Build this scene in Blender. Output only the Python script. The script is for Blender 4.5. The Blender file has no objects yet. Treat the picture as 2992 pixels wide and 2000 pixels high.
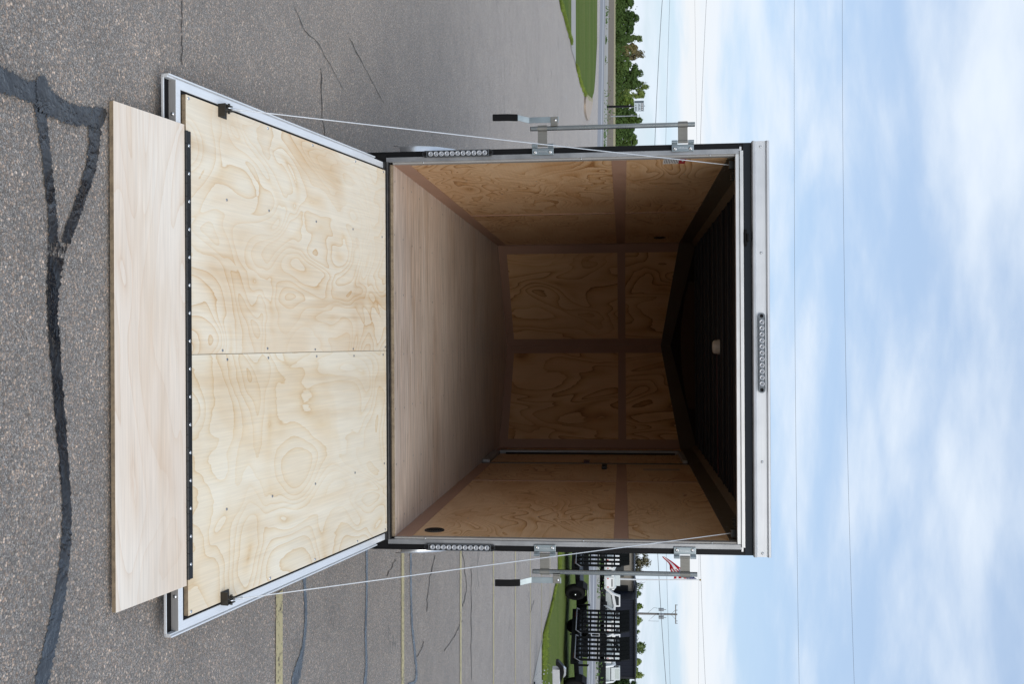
import bpy, math, random
from mathutils import Vector, Matrix
R = math.radians
random.seed(7)
sc = bpy.context.scene
col = sc.collection

# ------------------------------------------------------------------ camera
# The photograph is stored lying on its side: the camera is rolled a quarter turn.
FPX = 2950.0                                   # focal length in pixels of the 2992 x 2000 photograph
CAM = (-0.05, -5.42, 1.735)
PITCH = math.atan(323 / FPX)
cP, sP = math.cos(PITCH), math.sin(PITCH)
cd = bpy.data.cameras.new('camera')
cd.sensor_fit = 'HORIZONTAL'; cd.sensor_width = 36.0; cd.lens = FPX / 2992 * 36.0
cd.clip_start = 0.05; cd.clip_end = 3000
cam = bpy.data.objects.new('camera', cd); col.objects.link(cam)
m3 = Matrix(((0, -1, 0), (sP, 0, -cP), (cP, 0, sP)))
cam.matrix_world = Matrix.Translation(CAM) @ m3.to_4x4()
sc.camera = cam

# ------------------------------------------------------------------ light and exposure
SUN_EL, SUN_AZ = 35.0, 160.0     # soft light through thin cloud, from behind the camera and to the right
w = bpy.data.worlds.new('World'); sc.world = w; w.use_nodes = True
wt = w.node_tree; wt.nodes.clear()
def wn(t, **k):
    n = wt.nodes.new(t)
    for a, b in k.items(): setattr(n, a, b)
    return n
sky = wn('ShaderNodeTexSky'); sky.sky_type = 'NISHITA'; sky.sun_disc = False
sky.sun_elevation = R(SUN_EL); sky.sun_rotation = R(SUN_AZ); sky.air_density = 1.0; sky.dust_density = 0.4; sky.ozone_density = 3.0
tc = wn('ShaderNodeTexCoord')
sep = wn('ShaderNodeSeparateXYZ'); wt.links.new(tc.outputs['Generated'], sep.inputs[0])
def wmath(op, a, b=None, clamp=False):
    n = wn('ShaderNodeMath', operation=op, use_clamp=clamp)
    for i, s in enumerate((a, b)):
        if s is None: continue
        if isinstance(s, (int, float)): n.inputs[i].default_value = s
        else: wt.links.new(s, n.inputs[i])
    return n.outputs[0]
zc = wmath('ADD', wmath('MAXIMUM', sep.outputs[2], 0.0), 0.16)
px = wmath('DIVIDE', sep.outputs[0], zc); py = wmath('DIVIDE', sep.outputs[1], zc)
cmb = wn('ShaderNodeCombineXYZ'); wt.links.new(px, cmb.inputs[0]); wt.links.new(py, cmb.inputs[1])
mp = wn('ShaderNodeMapping'); mp.inputs['Rotation'].default_value = (0, 0, R(62)); mp.inputs['Scale'].default_value = (0.75, 1.15, 1); mp.inputs['Location'].default_value = (3.1, 1.7, 0)
wt.links.new(cmb.outputs[0], mp.inputs[0])
n1 = wn('ShaderNodeTexNoise'); n1.inputs['Scale'].default_value = 1.35; n1.inputs['Detail'].default_value = 7; n1.inputs['Roughness'].default_value = 0.50; n1.inputs['Distortion'].default_value = 0.35
wt.links.new(mp.outputs[0], n1.inputs['Vector'])
n2 = wn('ShaderNodeTexNoise'); n2.inputs['Scale'].default_value = 4.2; n2.inputs['Detail'].default_value = 6; n2.inputs['Roughness'].default_value = 0.55
wt.links.new(mp.outputs[0], n2.inputs['Vector'])
dens = wmath('ADD', wmath('MULTIPLY', n1.outputs[0], 0.74), wmath('MULTIPLY', n2.outputs[0], 0.26))
bnd = wn('ShaderNodeValToRGB'); bnd.color_ramp.interpolation = 'EASE'           # low cloud bank all round the horizon
for _ in range(4): bnd.color_ramp.elements.new(0.5)
for e_, (p_, c_) in zip(bnd.color_ramp.elements, ((0.0, .58), (.026, .50), (.042, .45), (.062, .66), (.085, .59), (.140, .48))):
    e_.position = p_; e_.color = (c_, c_, c_, 1)
wt.links.new(wmath('MAXIMUM', sep.outputs[2], 0.0), bnd.inputs[0])
dens = wmath('ADD', dens, wmath('SUBTRACT', bnd.outputs[0], 0.5))
cr = wn('ShaderNodeValToRGB'); cr.color_ramp.interpolation = 'EASE'
cr.color_ramp.elements[0].position = 0.38; cr.color_ramp.elements[0].color = (0.16,) * 3 + (1,)
cr.color_ramp.elements[1].position = 0.66; cr.color_ramp.elements[1].color = (1, 1, 1, 1)
wt.links.new(dens, cr.inputs[0])
mx = wn('ShaderNodeMix', data_type='RGBA')
wt.links.new(cr.outputs[0], mx.inputs['Factor']); 
veil = wn('ShaderNodeMix', data_type='RGBA'); veil.inputs['Factor'].default_value = 0.62; veil.inputs['B'].default_value = (3.4, 4.7, 6.7, 1)   # thin high haze
wt.links.new(sky.outputs[0], veil.inputs['A']); wt.links.new(veil.outputs['Result'], mx.inputs['A'])
warm = wn('ShaderNodeMix', data_type='RGBA'); warm.inputs['A'].default_value = (6.35, 7.0, 7.8, 1); warm.inputs['B'].default_value = (7.3, 7.1, 6.8, 1)
wt.links.new(wmath('MULTIPLY', wmath('SUBTRACT', bnd.outputs[0], 0.52, True), 3.6, True), warm.inputs['Factor']); wt.links.new(warm.outputs['Result'], mx.inputs['B']); _c = (7.0, 7.8, 8.8, 1)          # radiance of thin lit cloud, before the strength below
bg = wn('ShaderNodeBackground'); bg.inputs[1].default_value = 0.1
wo = wn('ShaderNodeOutputWorld')
wt.links.new(mx.outputs['Result'], bg.inputs[0]); wt.links.new(bg.outputs[0], wo.inputs[0])
sl = bpy.data.lights.new('sun', 'SUN'); sl.energy = 1.5; sl.angle = R(50); sl.color = (1, 0.92, 0.80)
so = bpy.data.objects.new('sun', sl); col.objects.link(so)
so.rotation_euler = (-(math.pi / 2 - R(SUN_EL)), 0, -R(SUN_AZ))   # points along the sunlight
sc.view_settings.view_transform = 'Standard'; sc.view_settings.look = 'None'
sc.view_settings.exposure = 0.40; sc.view_settings.gamma = 1.0; sc.view_settings.use_curve_mapping = False
sc.cycles.max_bounces = 12; sc.cycles.diffuse_bounces = 9; sc.cycles.glossy_bounces = 4; sc.cycles.transmission_bounces = 4
sc.cycles.transparent_max_bounces = 12; sc.cycles.use_denoising = True
sc.cycles.caustics_reflective = False; sc.cycles.caustics_refractive = False

# ------------------------------------------------------------------ helpers
def ray(u, v):
    a = (u - 1000) / FPX; b = (v - 1496) / FPX
    return (a, cP + b * sP, -sP + b * cP)
def ground(u, v, z=0.0):                       # where a sight line meets the level z
    d = ray(u, v); t = (z - CAM[2]) / d[2]
    return (CAM[0] + t * d[0], CAM[1] + t * d[1])
def at(u, v, dist):                            # point at a horizontal distance in front of the camera
    d = ray(u, v); t = dist / d[1]
    return (CAM[0] + t * d[0], CAM[1] + t * d[1], CAM[2] + t * d[2])

class MB:
    def __init__(s): s.v = []; s.f = []; s.sm = []
    def add(s, vs, fs, smooth=False):
        o = len(s.v); s.v += [tuple(p) for p in vs]
        s.f += [tuple(i + o for i in f) for f in fs]; s.sm += [smooth] * len(fs); return s
    def box(s, x0, x1, y0, y1, z0, z1):
        return s.add([(x0,y0,z0),(x1,y0,z0),(x1,y1,z0),(x0,y1,z0),(x0,y0,z1),(x1,y0,z1),(x1,y1,z1),(x0,y1,z1)],
              [(0,3,2,1),(4,5,6,7),(0,1,5,4),(1,2,6,5),(2,3,7,6),(3,0,4,7)])
    def cyl(s, p0, p1, r0, r1=None, n=12, cap=True):
        r1 = r0 if r1 is None else r1
        p0 = Vector(p0); p1 = Vector(p1); d = (p1 - p0).normalized()
        a = d.orthogonal().normalized(); b = d.cross(a)
        vs = []
        for p, r in ((p0, r0), (p1, r1)):
            for i in range(n):
                t = 2 * math.pi * i / n; vs.append(p + a * (r * math.cos(t)) + b * (r * math.sin(t)))
        s.add(vs, [(i, (i + 1) % n, n + (i + 1) % n, n + i) for i in range(n)], True)
        if cap:
            s.add(vs[:n], [tuple(reversed(range(n)))]); s.add(vs[n:], [tuple(range(n))])
        return s
    def tube(s, pts, r, n=6):
        pts = [Vector(p) for p in pts]; vs = []
        a = None
        for i, p in enumerate(pts):
            d = (pts[min(i + 1, len(pts) - 1)] - pts[max(i - 1, 0)]).normalized()
            a = d.orthogonal().normalized() if a is None else (a - d * a.dot(d)).normalized()
            b = d.cross(a); rr = r[i] if isinstance(r, (list, tuple)) else r
            for k in range(n):
                t = 2 * math.pi * k / n; vs.append(p + a * (rr * math.cos(t)) + b * (rr * math.sin(t)))
        fs = [(i*n+k, i*n+(k+1)%n, (i+1)*n+(k+1)%n, (i+1)*n+k) for i in range(len(pts)-1) for k in range(n)]
        s.add(vs, fs, True); s.add(vs[:n], [tuple(reversed(range(n)))]); s.add(vs[-n:], [tuple(range(n))]); return s
    def prism(s, poly, axis, a, b, smooth=False):      # poly in the two other axes, extruded along axis from a to b
        n = len(poly)
        def P(q, t):
            return {'x': (t, q[0], q[1]), 'y': (q[0], t, q[1]), 'z': (q[0], q[1], t)}[axis]
        vs = [P(q, a) for q in poly] + [P(q, b) for q in poly]
        s.add(vs, [(i, (i+1)%n, n+(i+1)%n, n+i) for i in range(n)], smooth)
        s.add(vs, [tuple(reversed(range(n))), tuple(range(n, 2*n))]); return s
    def lathe(s, c, axis, prof, n=20):                 # prof: (offset along axis, radius)
        c = Vector(c); ax = Vector(axis).normalized(); a = ax.orthogonal().normalized(); b = ax.cross(a); vs = []
        for h, r in prof:
            for i in range(n):
                t = 2*math.pi*i/n; vs.append(c + ax*h + a*(r*math.cos(t)) + b*(r*math.sin(t)))
        m = len(prof)
        s.add(vs, [(j*n+i, j*n+(i+1)%n, (j+1)*n+(i+1)%n, (j+1)*n+i) for j in range(m-1) for i in range(n)], True)
        if prof[-1][1] > 1e-4: s.add(vs[-n:], [tuple(range(n))])
        if prof[0][1] > 1e-4: s.add(vs[:n], [tuple(reversed(range(n)))])
        return s
    def build(s, name, mat, parent=None, bevel=0.0, seg=2):
        me = bpy.data.meshes.new(name); me.from_pydata(s.v, [], s.f)
        me.polygons.foreach_set('use_smooth', s.sm); me.update()
        if mat: me.materials.append(mat)
        o = bpy.data.objects.new(name, me); col.objects.link(o)
        if parent: o.parent = parent
        if bevel:
            bm = o.modifiers.new('bevel', 'BEVEL'); bm.width = bevel; bm.segments = seg; bm.limit_method = 'ANGLE'; bm.angle_limit = R(40); bm.harden_normals = False
        return o
def link_copy(o, parent=None, loc=None, name=None):
    c = o.copy(); col.objects.link(c)
    if parent is not None: c.parent = parent
    if loc is not None: c.location = loc
    return c
def copy_tree(o, parent=None):
    c = o.copy(); col.objects.link(c)
    if parent is not None: c.parent = parent
    for ch in list(o.children): copy_tree(ch, c)
    return c
def empty(name, loc=(0,0,0), rz=0):
    o = bpy.data.objects.new(name, None); col.objects.link(o); o.location = loc; o.rotation_euler = (0,0,rz); o.empty_display_size = .2; return o
def tag(o, label=None, cat=None, group=None, kind=None):
    if label: o['label'] = label
    if cat: o['category'] = cat
    if group: o['group'] = group
    if kind: o['kind'] = kind
    return o

# ------------------------------------------------------------------ materials
class NT:
    def __init__(s, name):
        s.m = bpy.data.materials.new(name); s.m.use_nodes = True; s.t = s.m.node_tree
        s.b = s.t.nodes['Principled BSDF']; s.out = s.t.nodes['Material Output']
    def n(s, t, ins=None, **k):
        nd = s.t.nodes.new(t)
        for a, b in k.items(): setattr(nd, a, b)
        for a, b in (ins or {}).items(): s.set(nd.inputs[a], b)
        return nd
    def set(s, sock, val):
        if hasattr(val, 'is_output'): s.t.links.new(val, sock)
        else: sock.default_value = val
    def math(s, op, a, b=0.0, clamp=False):
        nd = s.t.nodes.new('ShaderNodeMath'); nd.operation = op; nd.use_clamp = clamp
        s.set(nd.inputs[0], a); s.set(nd.inputs[1], b); return nd.outputs[0]
    def mix(s, f, a, b, blend='MIX'):
        nd = s.t.nodes.new('ShaderNodeMix'); nd.data_type = 'RGBA'; nd.blend_type = blend
        s.set(nd.inputs['Factor'], f); s.set(nd.inputs['A'], a); s.set(nd.inputs['B'], b); return nd.outputs['Result']
    def ramp(s, f, stops, interp='LINEAR'):
        nd = s.t.nodes.new('ShaderNodeValToRGB'); cr = nd.color_ramp; cr.interpolation = interp
        while len(cr.elements) < len(stops): cr.elements.new(0.5)
        for e, (p, c) in zip(cr.elements, stops):
            e.position = p; e.color = (c, c, c, 1) if isinstance(c, (int, float)) else (*c, 1)
        s.set(nd.inputs[0], f); return nd.outputs[0]
    def noise(s, vec, scale, detail=3, rough=.5, dist=0.0):
        nd = s.n('ShaderNodeTexNoise', {'Scale': scale, 'Detail': detail, 'Roughness': rough, 'Distortion': dist})
        s.set(nd.inputs['Vector'], vec); return nd.outputs[0]
    def mapping(s, vec, scale=(1,1,1), loc=(0,0,0), rot=(0,0,0)):
        nd = s.n('ShaderNodeMapping', {'Scale': scale, 'Rotation': rot}); s.set(nd.inputs['Location'], loc); s.set(nd.inputs['Vector'], vec); return nd.outputs[0]
    def obj(s): return s.n('ShaderNodeTexCoord').outputs['Object']
    def pos(s): return s.n('ShaderNodeNewGeometry').outputs['Position']
    def bump(s, h, strength=.3, dist=.002):
        nd = s.n('ShaderNodeBump', {'Strength': strength, 'Distance': dist}); s.set(nd.inputs['Height'], h); s.set(s.b.inputs['Normal'], nd.outputs[0])
    def set_b(s, **k):
        for a, b in k.items(): s.set(s.b.inputs[a.replace('_', ' ')], b)
        return s

def plain(name, c, rough=.5, metal=0.0, var=.12, vscale=6.0, spec=.5, bump=0.0, bscale=60):
    k = NT(name); o = k.obj()
    n = k.noise(o, vscale, 4, .6)
    lo = tuple(x * (1 - var) for x in c) + (1,); hi = tuple(min(1, x * (1 + var)) for x in c) + (1,)
    k.set_b(Base_Color=k.mix(n, lo, hi), Metallic=metal, Specular_IOR_Level=spec)
    k.set(k.b.inputs['Roughness'], k.math('ADD', k.math('MULTIPLY', k.noise(o, vscale * 3, 3), .2 * rough), rough * .9))
    if bump: k.bump(k.noise(o, bscale, 3), bump, .002)
    return k.m

def plywood(name, pale, tan, line, grain='y', scale=1.6, stretch=2.2, rings=7.0, dist=.55, rough=.55, streak=.10, blotch=(.82, .7, .58), contrast=1.0, spec=.3, bl_amt=.55, stain=.35):
    """rotary cut pine veneer: growth rings show as nested contours that feather along the grain"""
    k = NT(name)
    rnd = k.n('ShaderNodeObjectInfo').outputs['Random']
    off = k.n('ShaderNodeCombineXYZ', {0: k.math('MULTIPLY', rnd, 31.0), 1: k.math('MULTIPLY', rnd, 17.0), 2: k.math('MULTIPLY', rnd, 5.0)}).outputs[0]
    sca = {'x': (1 / stretch, 1, 1), 'y': (1, 1 / stretch, 1), 'z': (1, 1, 1 / stretch)}[grain]
    fine = {'x': (.03, 1, 1), 'y': (1, .03, 1), 'z': (1, 1, .03)}[grain]
    feat = {'x': (.18, 1, 1), 'y': (1, .18, 1), 'z': (1, 1, .18)}[grain]
    o = k.obj()
    base = k.mapping(o, sca, off)
    h = k.noise(base, scale, 1.5, .42, dist)
    fe = k.noise(k.mapping(o, feat, off), 34, 3, .6)
    fe2 = k.noise(k.mapping(o, feat, off), 9, 2, .6)
    h = k.math('ADD', h, k.math('MULTIPLY', k.math('SUBTRACT', fe, .5), .022))
    h = k.math('ADD', h, k.math('MULTIPLY', k.math('SUBTRACT', fe2, .5), .030))
    t = k.math('FRACT', k.math('MULTIPLY', h, rings))
    prof = k.ramp(t, [(0.0, .0), (.45, .10 * contrast), (.80, .38 * contrast), (.93, .72 * contrast), (.965, 1.0 * contrast), (.99, .15), (1.0, .0)])
    vis = k.ramp(k.noise(k.mapping(o, sca, off), 2.1, 2), [(.35, .25), (.62, 1.0)])
    prof = k.math('MULTIPLY', prof, vis)
    tone = k.ramp(prof, [(0, pale), (.45, tan), (1, line)])
    bl = k.ramp(k.noise(k.mapping(o, sca, off), 1.7, 3, .55, .8), [(.46, 0.0), (.70, bl_amt)])
    tone = k.mix(bl, tone, k.mix(1.0, tone, (*blotch, 1), 'MULTIPLY'))
    stn = k.noise(k.mapping(o, fine, off), 120, 3, .65)
    tone = k.mix(1.0, tone, k.ramp(stn, [(.3, 1 - streak), (.7, 1 + streak * .3)]), 'MULTIPLY')
    lng = {'x': (.35, 3, 1), 'y': (3, .35, 1), 'z': (3, 1, .35)}[grain]
    sk = k.ramp(k.noise(k.mapping(o, lng, off), 1.25, 4, .6, .3), [(.52, 0.0), (.68, stain)])
    tone = k.mix(sk, tone, k.mix(1.0, tone, (.80, .67, .52, 1), 'MULTIPLY'))
    gr = k.ramp(k.noise(o, 1.3, 3), [(.5, 0.0), (.75, .22)])
    tone = k.mix(gr, tone, (.62, .60, .60, 1), 'MULTIPLY')
    k.set_b(Base_Color=tone, Roughness=rough, Specular_IOR_Level=spec)
    k.bump(k.math('ADD', stn, k.math('MULTIPLY', prof, .3)), .12, .001)
    return k.m

def ply_edge(name, c1, c2, axis=2, per=330):
    k = NT(name); o = k.obj(); s = k.n('ShaderNodeSeparateXYZ', {0: o}).outputs[axis]
    f = k.math('FRACT', k.math('MULTIPLY', s, per))
    n = k.noise(o, 40, 4, .7)
    c = k.mix(k.ramp(f, [(.45, 0.0), (.55, 1.0)]), (*c1, 1), (*c2, 1))
    k.set_b(Base_Color=k.mix(k.ramp(n, [(.35, .5), (.6, 0.0)]), c, (.07, .05, .035, 1)), Roughness=.8); return k.m

M = {}
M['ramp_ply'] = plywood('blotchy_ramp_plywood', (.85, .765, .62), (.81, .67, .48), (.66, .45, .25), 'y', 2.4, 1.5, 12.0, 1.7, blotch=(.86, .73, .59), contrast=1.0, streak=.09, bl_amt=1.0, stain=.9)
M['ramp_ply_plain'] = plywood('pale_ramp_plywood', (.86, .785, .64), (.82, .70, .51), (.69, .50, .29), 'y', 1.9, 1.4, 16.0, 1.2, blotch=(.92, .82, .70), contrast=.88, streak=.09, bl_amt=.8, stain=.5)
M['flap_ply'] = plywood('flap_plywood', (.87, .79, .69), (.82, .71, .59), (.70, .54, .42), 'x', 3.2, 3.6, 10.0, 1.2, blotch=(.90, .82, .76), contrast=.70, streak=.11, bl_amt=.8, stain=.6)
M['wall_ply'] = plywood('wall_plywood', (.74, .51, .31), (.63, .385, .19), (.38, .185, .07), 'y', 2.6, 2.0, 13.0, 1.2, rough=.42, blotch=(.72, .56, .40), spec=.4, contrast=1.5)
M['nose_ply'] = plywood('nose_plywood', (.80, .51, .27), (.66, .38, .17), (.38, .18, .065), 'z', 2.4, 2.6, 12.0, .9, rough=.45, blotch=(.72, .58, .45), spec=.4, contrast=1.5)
M['floor_ply'] = plywood('floor_plywood', (.80, .69, .60), (.75, .62, .52), (.55, .41, .31), 'x', 11.0, 26.0, 7.0, .25, rough=.38, streak=.50, blotch=(.9, .8, .75), spec=.5)
M['ply_edge'] = ply_edge('plywood_edge', (.42, .33, .22), (.20, .14, .085))
M['trim_brown'] = plain('brown_trim', (.40, .24, .17), .55, var=.16, vscale=2.5)
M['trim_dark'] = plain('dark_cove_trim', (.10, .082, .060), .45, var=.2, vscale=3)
M['black_paint'] = plain('black_skin', (.006, .006, .007), .35, var=.15, vscale=2, spec=.2)
M['header_paint'] = plain('gloss_black_header', (.008, .010, .014), .16, var=.1, vscale=2, spec=.32)
M['black_matt'] = plain('black_matt', (.008, .008, .009), .7, var=.25, vscale=20, spec=.15)
M['ceiling_black'] = plain('ceiling_black', (.010, .010, .012), .5, var=.2, vscale=4, spec=.35)
M['rubber'] = plain('rubber', (.010, .010, .011), .75, var=.2, vscale=25, spec=.15)
M['grip'] = plain('grip_rubber', (.006, .006, .007), .6, var=.15, vscale=25, spec=.15)
M['void'] = plain('dark_vent', (.012, .011, .010), .6)
def brushed(name, c, rough, metal, axis, amt=.16, wear=.10):
    k = NT(name); o = k.obj()
    sc_ = {'x': (.02, 1, 1), 'y': (1, .02, 1), 'z': (1, 1, .02)}[axis]
    st = k.noise(k.mapping(o, sc_), 260, 3, .6); bl = k.noise(o, 7, 4, .6)
    c_ = k.mix(1.0, (*c, 1), k.ramp(st, [(.3, 1 - amt), (.7, 1.0)]), 'MULTIPLY')
    c_ = k.mix(1.0, c_, k.ramp(bl, [(.3, 1 - wear), (.65, 1.0)]), 'MULTIPLY')
    k.set_b(Base_Color=c_, Metallic=metal); k.set(k.b.inputs['Roughness'], k.math('ADD', k.math('MULTIPLY', bl, .15), rough)); k.bump(st, .06, .0005); return k.m
M['alu_z'] = brushed('aluminium_jamb', (.46, .465, .48), .30, .85, 'z', .2, .28)
M['alu_x'] = brushed('aluminium_header_bar', (.74, .74, .74), .30, .75, 'x')
M['alu_roof'] = brushed('aluminium_roof_trim', (.66, .68, .71), .34, .55, 'x', .08)
M['alu_ramp'] = brushed('aluminium_ramp_rail', (.90, .915, .93), .30, .35, 'y', .07, .05)
M['alu_web'] = brushed('aluminium_mill_web', (.40, .39, .38), .5, .35, 'x', .12)
M['zinc'] = brushed('zinc_plate', (.36, .42, .45), .34, .9, 'z', .12, .25)
M['zinc_dark'] = brushed('zinc_arm', (.27, .265, .245), .45, .85, 'z', .10, .2)
M['zinc_tube'] = brushed('zinc_tube', (.36, .38, .38), .20, .95, 'z', .2, .2)
M['steel'] = plain('bright_screw', (.70, .71, .72), .25, .9, var=.2, vscale=80)
M['screw_dark'] = plain('dull_screw', (.33, .35, .38), .4, .8, var=.3, vscale=90)
M['fender_metal'] = brushed('polished_fender', (.76, .77, .79), .22, .85, 'y', .06)
M['white_plastic'] = plain('white_lens', (.55, .53, .50), .35)
M['cable'] = brushed('wire_rope', (.78, .80, .82), .35, .6, 'z', .25)
M['bracket'] = plain('brown_black_bracket', (.030, .026, .020), .45, .3, var=.35, vscale=50)
M['hinge'] = plain('black_hinge', (.010, .011, .012), .45, var=.25, vscale=40)
M['red_wire'] = plain('red_wire', (.09, .008, .009), .6)
M['dark_red'] = plain('dark_red_catch', (.06, .012, .010), .5)

def sill_mat():
    k = NT('worn_sill'); o = k.obj(); n = k.noise(k.mapping(o, (.25, 1, 1)), 45, 5, .7)
    k.set_b(Base_Color=k.ramp(n, [(.45, (.013, .013, .014)), (.62, (.03, .028, .027)), (.72, (.11, .10, .09))]), Roughness=.38, Metallic=.2); return k.m
M['sill'] = sill_mat()
def lens_mat():
    k = NT('clear_lens'); k.set_b(Base_Color=(.86, .88, .92, 1), Roughness=.08, Transmission_Weight=1.0, IOR=1.2); return k.m
M['lens'] = lens_mat()
def refl_mat():
    k = NT('led_reflector'); k.set_b(Base_Color=(.40, .42, .46, 1), Metallic=.5, Roughness=.3); return k.m
M['reflector'] = refl_mat()
M['lamp_black'] = plain('lamp_housing', (.02, .022, .025), .25)
M['lamp_smoke'] = plain('smoked_housing', (.15, .17, .19), .25, spec=.5)

def asphalt():
    k = NT('worn_asphalt'); p = k.pos()
    v = k.n('ShaderNodeTexVoronoi', {'Scale': 130.0}, feature='F1'); k.set(v.inputs['Vector'], p)
    v2 = k.n('ShaderNodeTexVoronoi', {'Scale': 130.0}, feature='DISTANCE_TO_EDGE'); k.set(v2.inputs['Vector'], p)
    v3 = k.n('ShaderNodeTexVoronoi', {'Scale': 260.0}, feature='F1'); k.set(v3.inputs['Vector'], p)
    sepc = k.n('ShaderNodeSeparateColor', {0: v.outputs['Color']})
    stone = k.ramp(sepc.outputs[0], [(0, (.070, .068, .066)), (.28, (.110, .105, .10)), (.52, (.165, .155, .147)), (.74, (.215, .20, .187)), (.92, (.28, .265, .25)), (1, (.40, .385, .37))])
    tint = k.ramp(sepc.outputs[1], [(0, (1.0, .96, .91)), (.35, (1, 1, 1)), (.8, (.96, 1, 1.03)), (.97, (1.03, .95, .88))])
    stone = k.mix(1.0, stone, tint, 'MULTIPLY'); stone = k.mix(1.0, stone, (1.98, 1.66, 1.42, 1), 'MULTIPLY')
    s3 = k.n('ShaderNodeSeparateColor', {0: v3.outputs['Color']})
    sand = k.ramp(s3.outputs[0], [(0, (.11, .10, .093)), (.6, (.22, .20, .185)), (1, (.48, .45, .42))])
    f = k.ramp(sepc.outputs[2], [(.38, 0.0), (.42, 1.0)])
    c = k.mix(f, stone, sand)
    edge = k.ramp(v2.outputs['Distance'], [(0.0, .26), (.13, 1.0)])
    c = k.mix(1.0, c, edge, 'MULTIPLY')
    big = k.noise(p, .35, 4, .6); med = k.noise(p, 3.0, 4, .6)
    c = k.mix(1.0, c, k.ramp(big, [(.3, .92), (.7, 1.16)]), 'MULTIPLY')
    c = k.mix(1.0, c, k.ramp(med, [(.3, .84), (.7, 1.10)]), 'MULTIPLY')
    wv = k.n('ShaderNodeVectorMath', {0: p, 1: k.mapping(k.n('ShaderNodeTexNoise', {'Scale': .9, 'Detail': 5.0, 'Roughness': .65, 'Vector': p}).outputs['Color'], (1.6, 1.6, 1.6))}, operation='ADD').outputs[0]
    cv = k.n('ShaderNodeTexVoronoi', {'Scale': .36, 'Vector': wv}, feature='DISTANCE_TO_EDGE')
    crk = k.math('MULTIPLY', k.ramp(cv.outputs['Distance'], [(0.0, .75), (.004, .55), (.008, 0.0)]), k.ramp(k.noise(p, .8, 3), [(.48, 0.0), (.58, 1.0)]))
    c = k.mix(crk, c, (.035, .032, .030, 1))
    rust = k.ramp(k.noise(p, 2.2, 3, .6), [(.70, 0.0), (.78, .35)])
    c = k.mix(rust, c, (.20, .11, .06, 1))
    st2 = k.noise(k.mapping(p, (.5, 1.2, 1)), .9, 5, .65)
    c = k.mix(k.ramp(st2, [(.56, 0.0), (.72, .35)]), c, k.mix(1.0, c, (.62, .60, .58, 1), 'MULTIPLY'))
    k.set_b(Base_Color=c, Roughness=.72, Specular_IOR_Level=.45, Diffuse_Roughness=1.0, Sheen_Weight=.28, Sheen_Roughness=.45)
    hgt = k.math('ADD', k.math('MULTIPLY', k.ramp(v2.outputs['Distance'], [(0, 0.0), (.25, 1.0)]), k.math('ADD', sepc.outputs[0], .4)), k.math('MULTIPLY', s3.outputs[0], .25))
    k.bump(hgt, .75, .004); return k.m
M['asphalt'] = asphalt()
def tar(worn=False):
    k = NT('worn_sealant' if worn else 'crack_sealant'); p = k.pos()
    n = k.noise(p, 55, 4, .65); b = k.noise(p, 11, 4, .6)
    c = k.mix(k.ramp(n, [(.60, 0.0), (.70, .7)]), (.011, .013, .017, 1), (.09, .088, .086, 1))
    k.set_b(Base_Color=c, Specular_IOR_Level=1.0); k.set(k.b.inputs['Roughness'], k.ramp(b, [(.35, .12), (.65, .42)]))
    k.bump(k.math('ADD', k.math('MULTIPLY', b, 3.0), k.math('MULTIPLY', n, .5)), .5, .009)
    if worn:
        g = k.noise(k.mapping(p, (1, 2.6, 1)), 38, 5, .7); tr = k.n('ShaderNodeBsdfTransparent'); ms = k.n('ShaderNodeMixShader')
        k.set(ms.inputs[0], k.ramp(g, [(.47, 0.0), (.55, 1.0)])); k.t.links.new(tr.outputs[0], ms.inputs[1]); k.t.links.new(k.b.outputs[0], ms.inputs[2]); k.t.links.new(ms.outputs[0], k.out.inputs[0])
    return k.m
M['tar'] = tar(); M['tar_worn'] = tar(True)
def worn_paint(name, c, lo=.42, hi=.50, sc_=40):
    k = NT(name); p = k.pos(); n = k.noise(p, sc_, 5, .72); b = k.noise(p, 4, 3)
    n = k.math('ADD', k.math('MULTIPLY', n, .8), k.math('MULTIPLY', b, .2))
    k.set_b(Base_Color=k.mix(b, (*[x * .85 for x in c], 1), (*c, 1)), Roughness=.75)
    tr = k.n('ShaderNodeBsdfTransparent'); ms = k.n('ShaderNodeMixShader')
    k.set(ms.inputs[0], k.ramp(n, [(lo, 0.0), (hi, 1.0)])); k.t.links.new(tr.outputs[0], ms.inputs[1]); k.t.links.new(k.b.outputs[0], ms.inputs[2])
    k.t.links.new(ms.outputs[0], k.out.inputs[0]); return k.m
M['yellow'] = worn_paint('worn_yellow_paint', (.56, .48, .27), .40, .47)
M['white_line'] = plain('pale_road_line', (.46, .46, .47), .8)
def grass(name, a, b, y):
    k = NT(name); p = k.pos()
    n1_ = k.noise(p, 1.2, 4, .6); n2_ = k.noise(p, 26, 4, .7); n3_ = k.noise(k.mapping(p, (.05, .42, 1)), .8, 5, .7)
    c = k.mix(n1_, (*a, 1), (*b, 1)); c = k.mix(k.ramp(n3_, [(.42, 0.0), (.62, .5)]), c, (*y, 1))
    c = k.mix(1.0, c, k.ramp(n2_, [(.3, .55), (.7, 1.25)]), 'MULTIPLY')
    k.set_b(Base_Color=c, Roughness=1.0, Specular_IOR_Level=.05); k.bump(n2_, 1.0, .04); return k.m
M['grass'] = grass('mown_grass', (.092, .140, .030), (.125, .180, .042), (.19, .205, .07))


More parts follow.
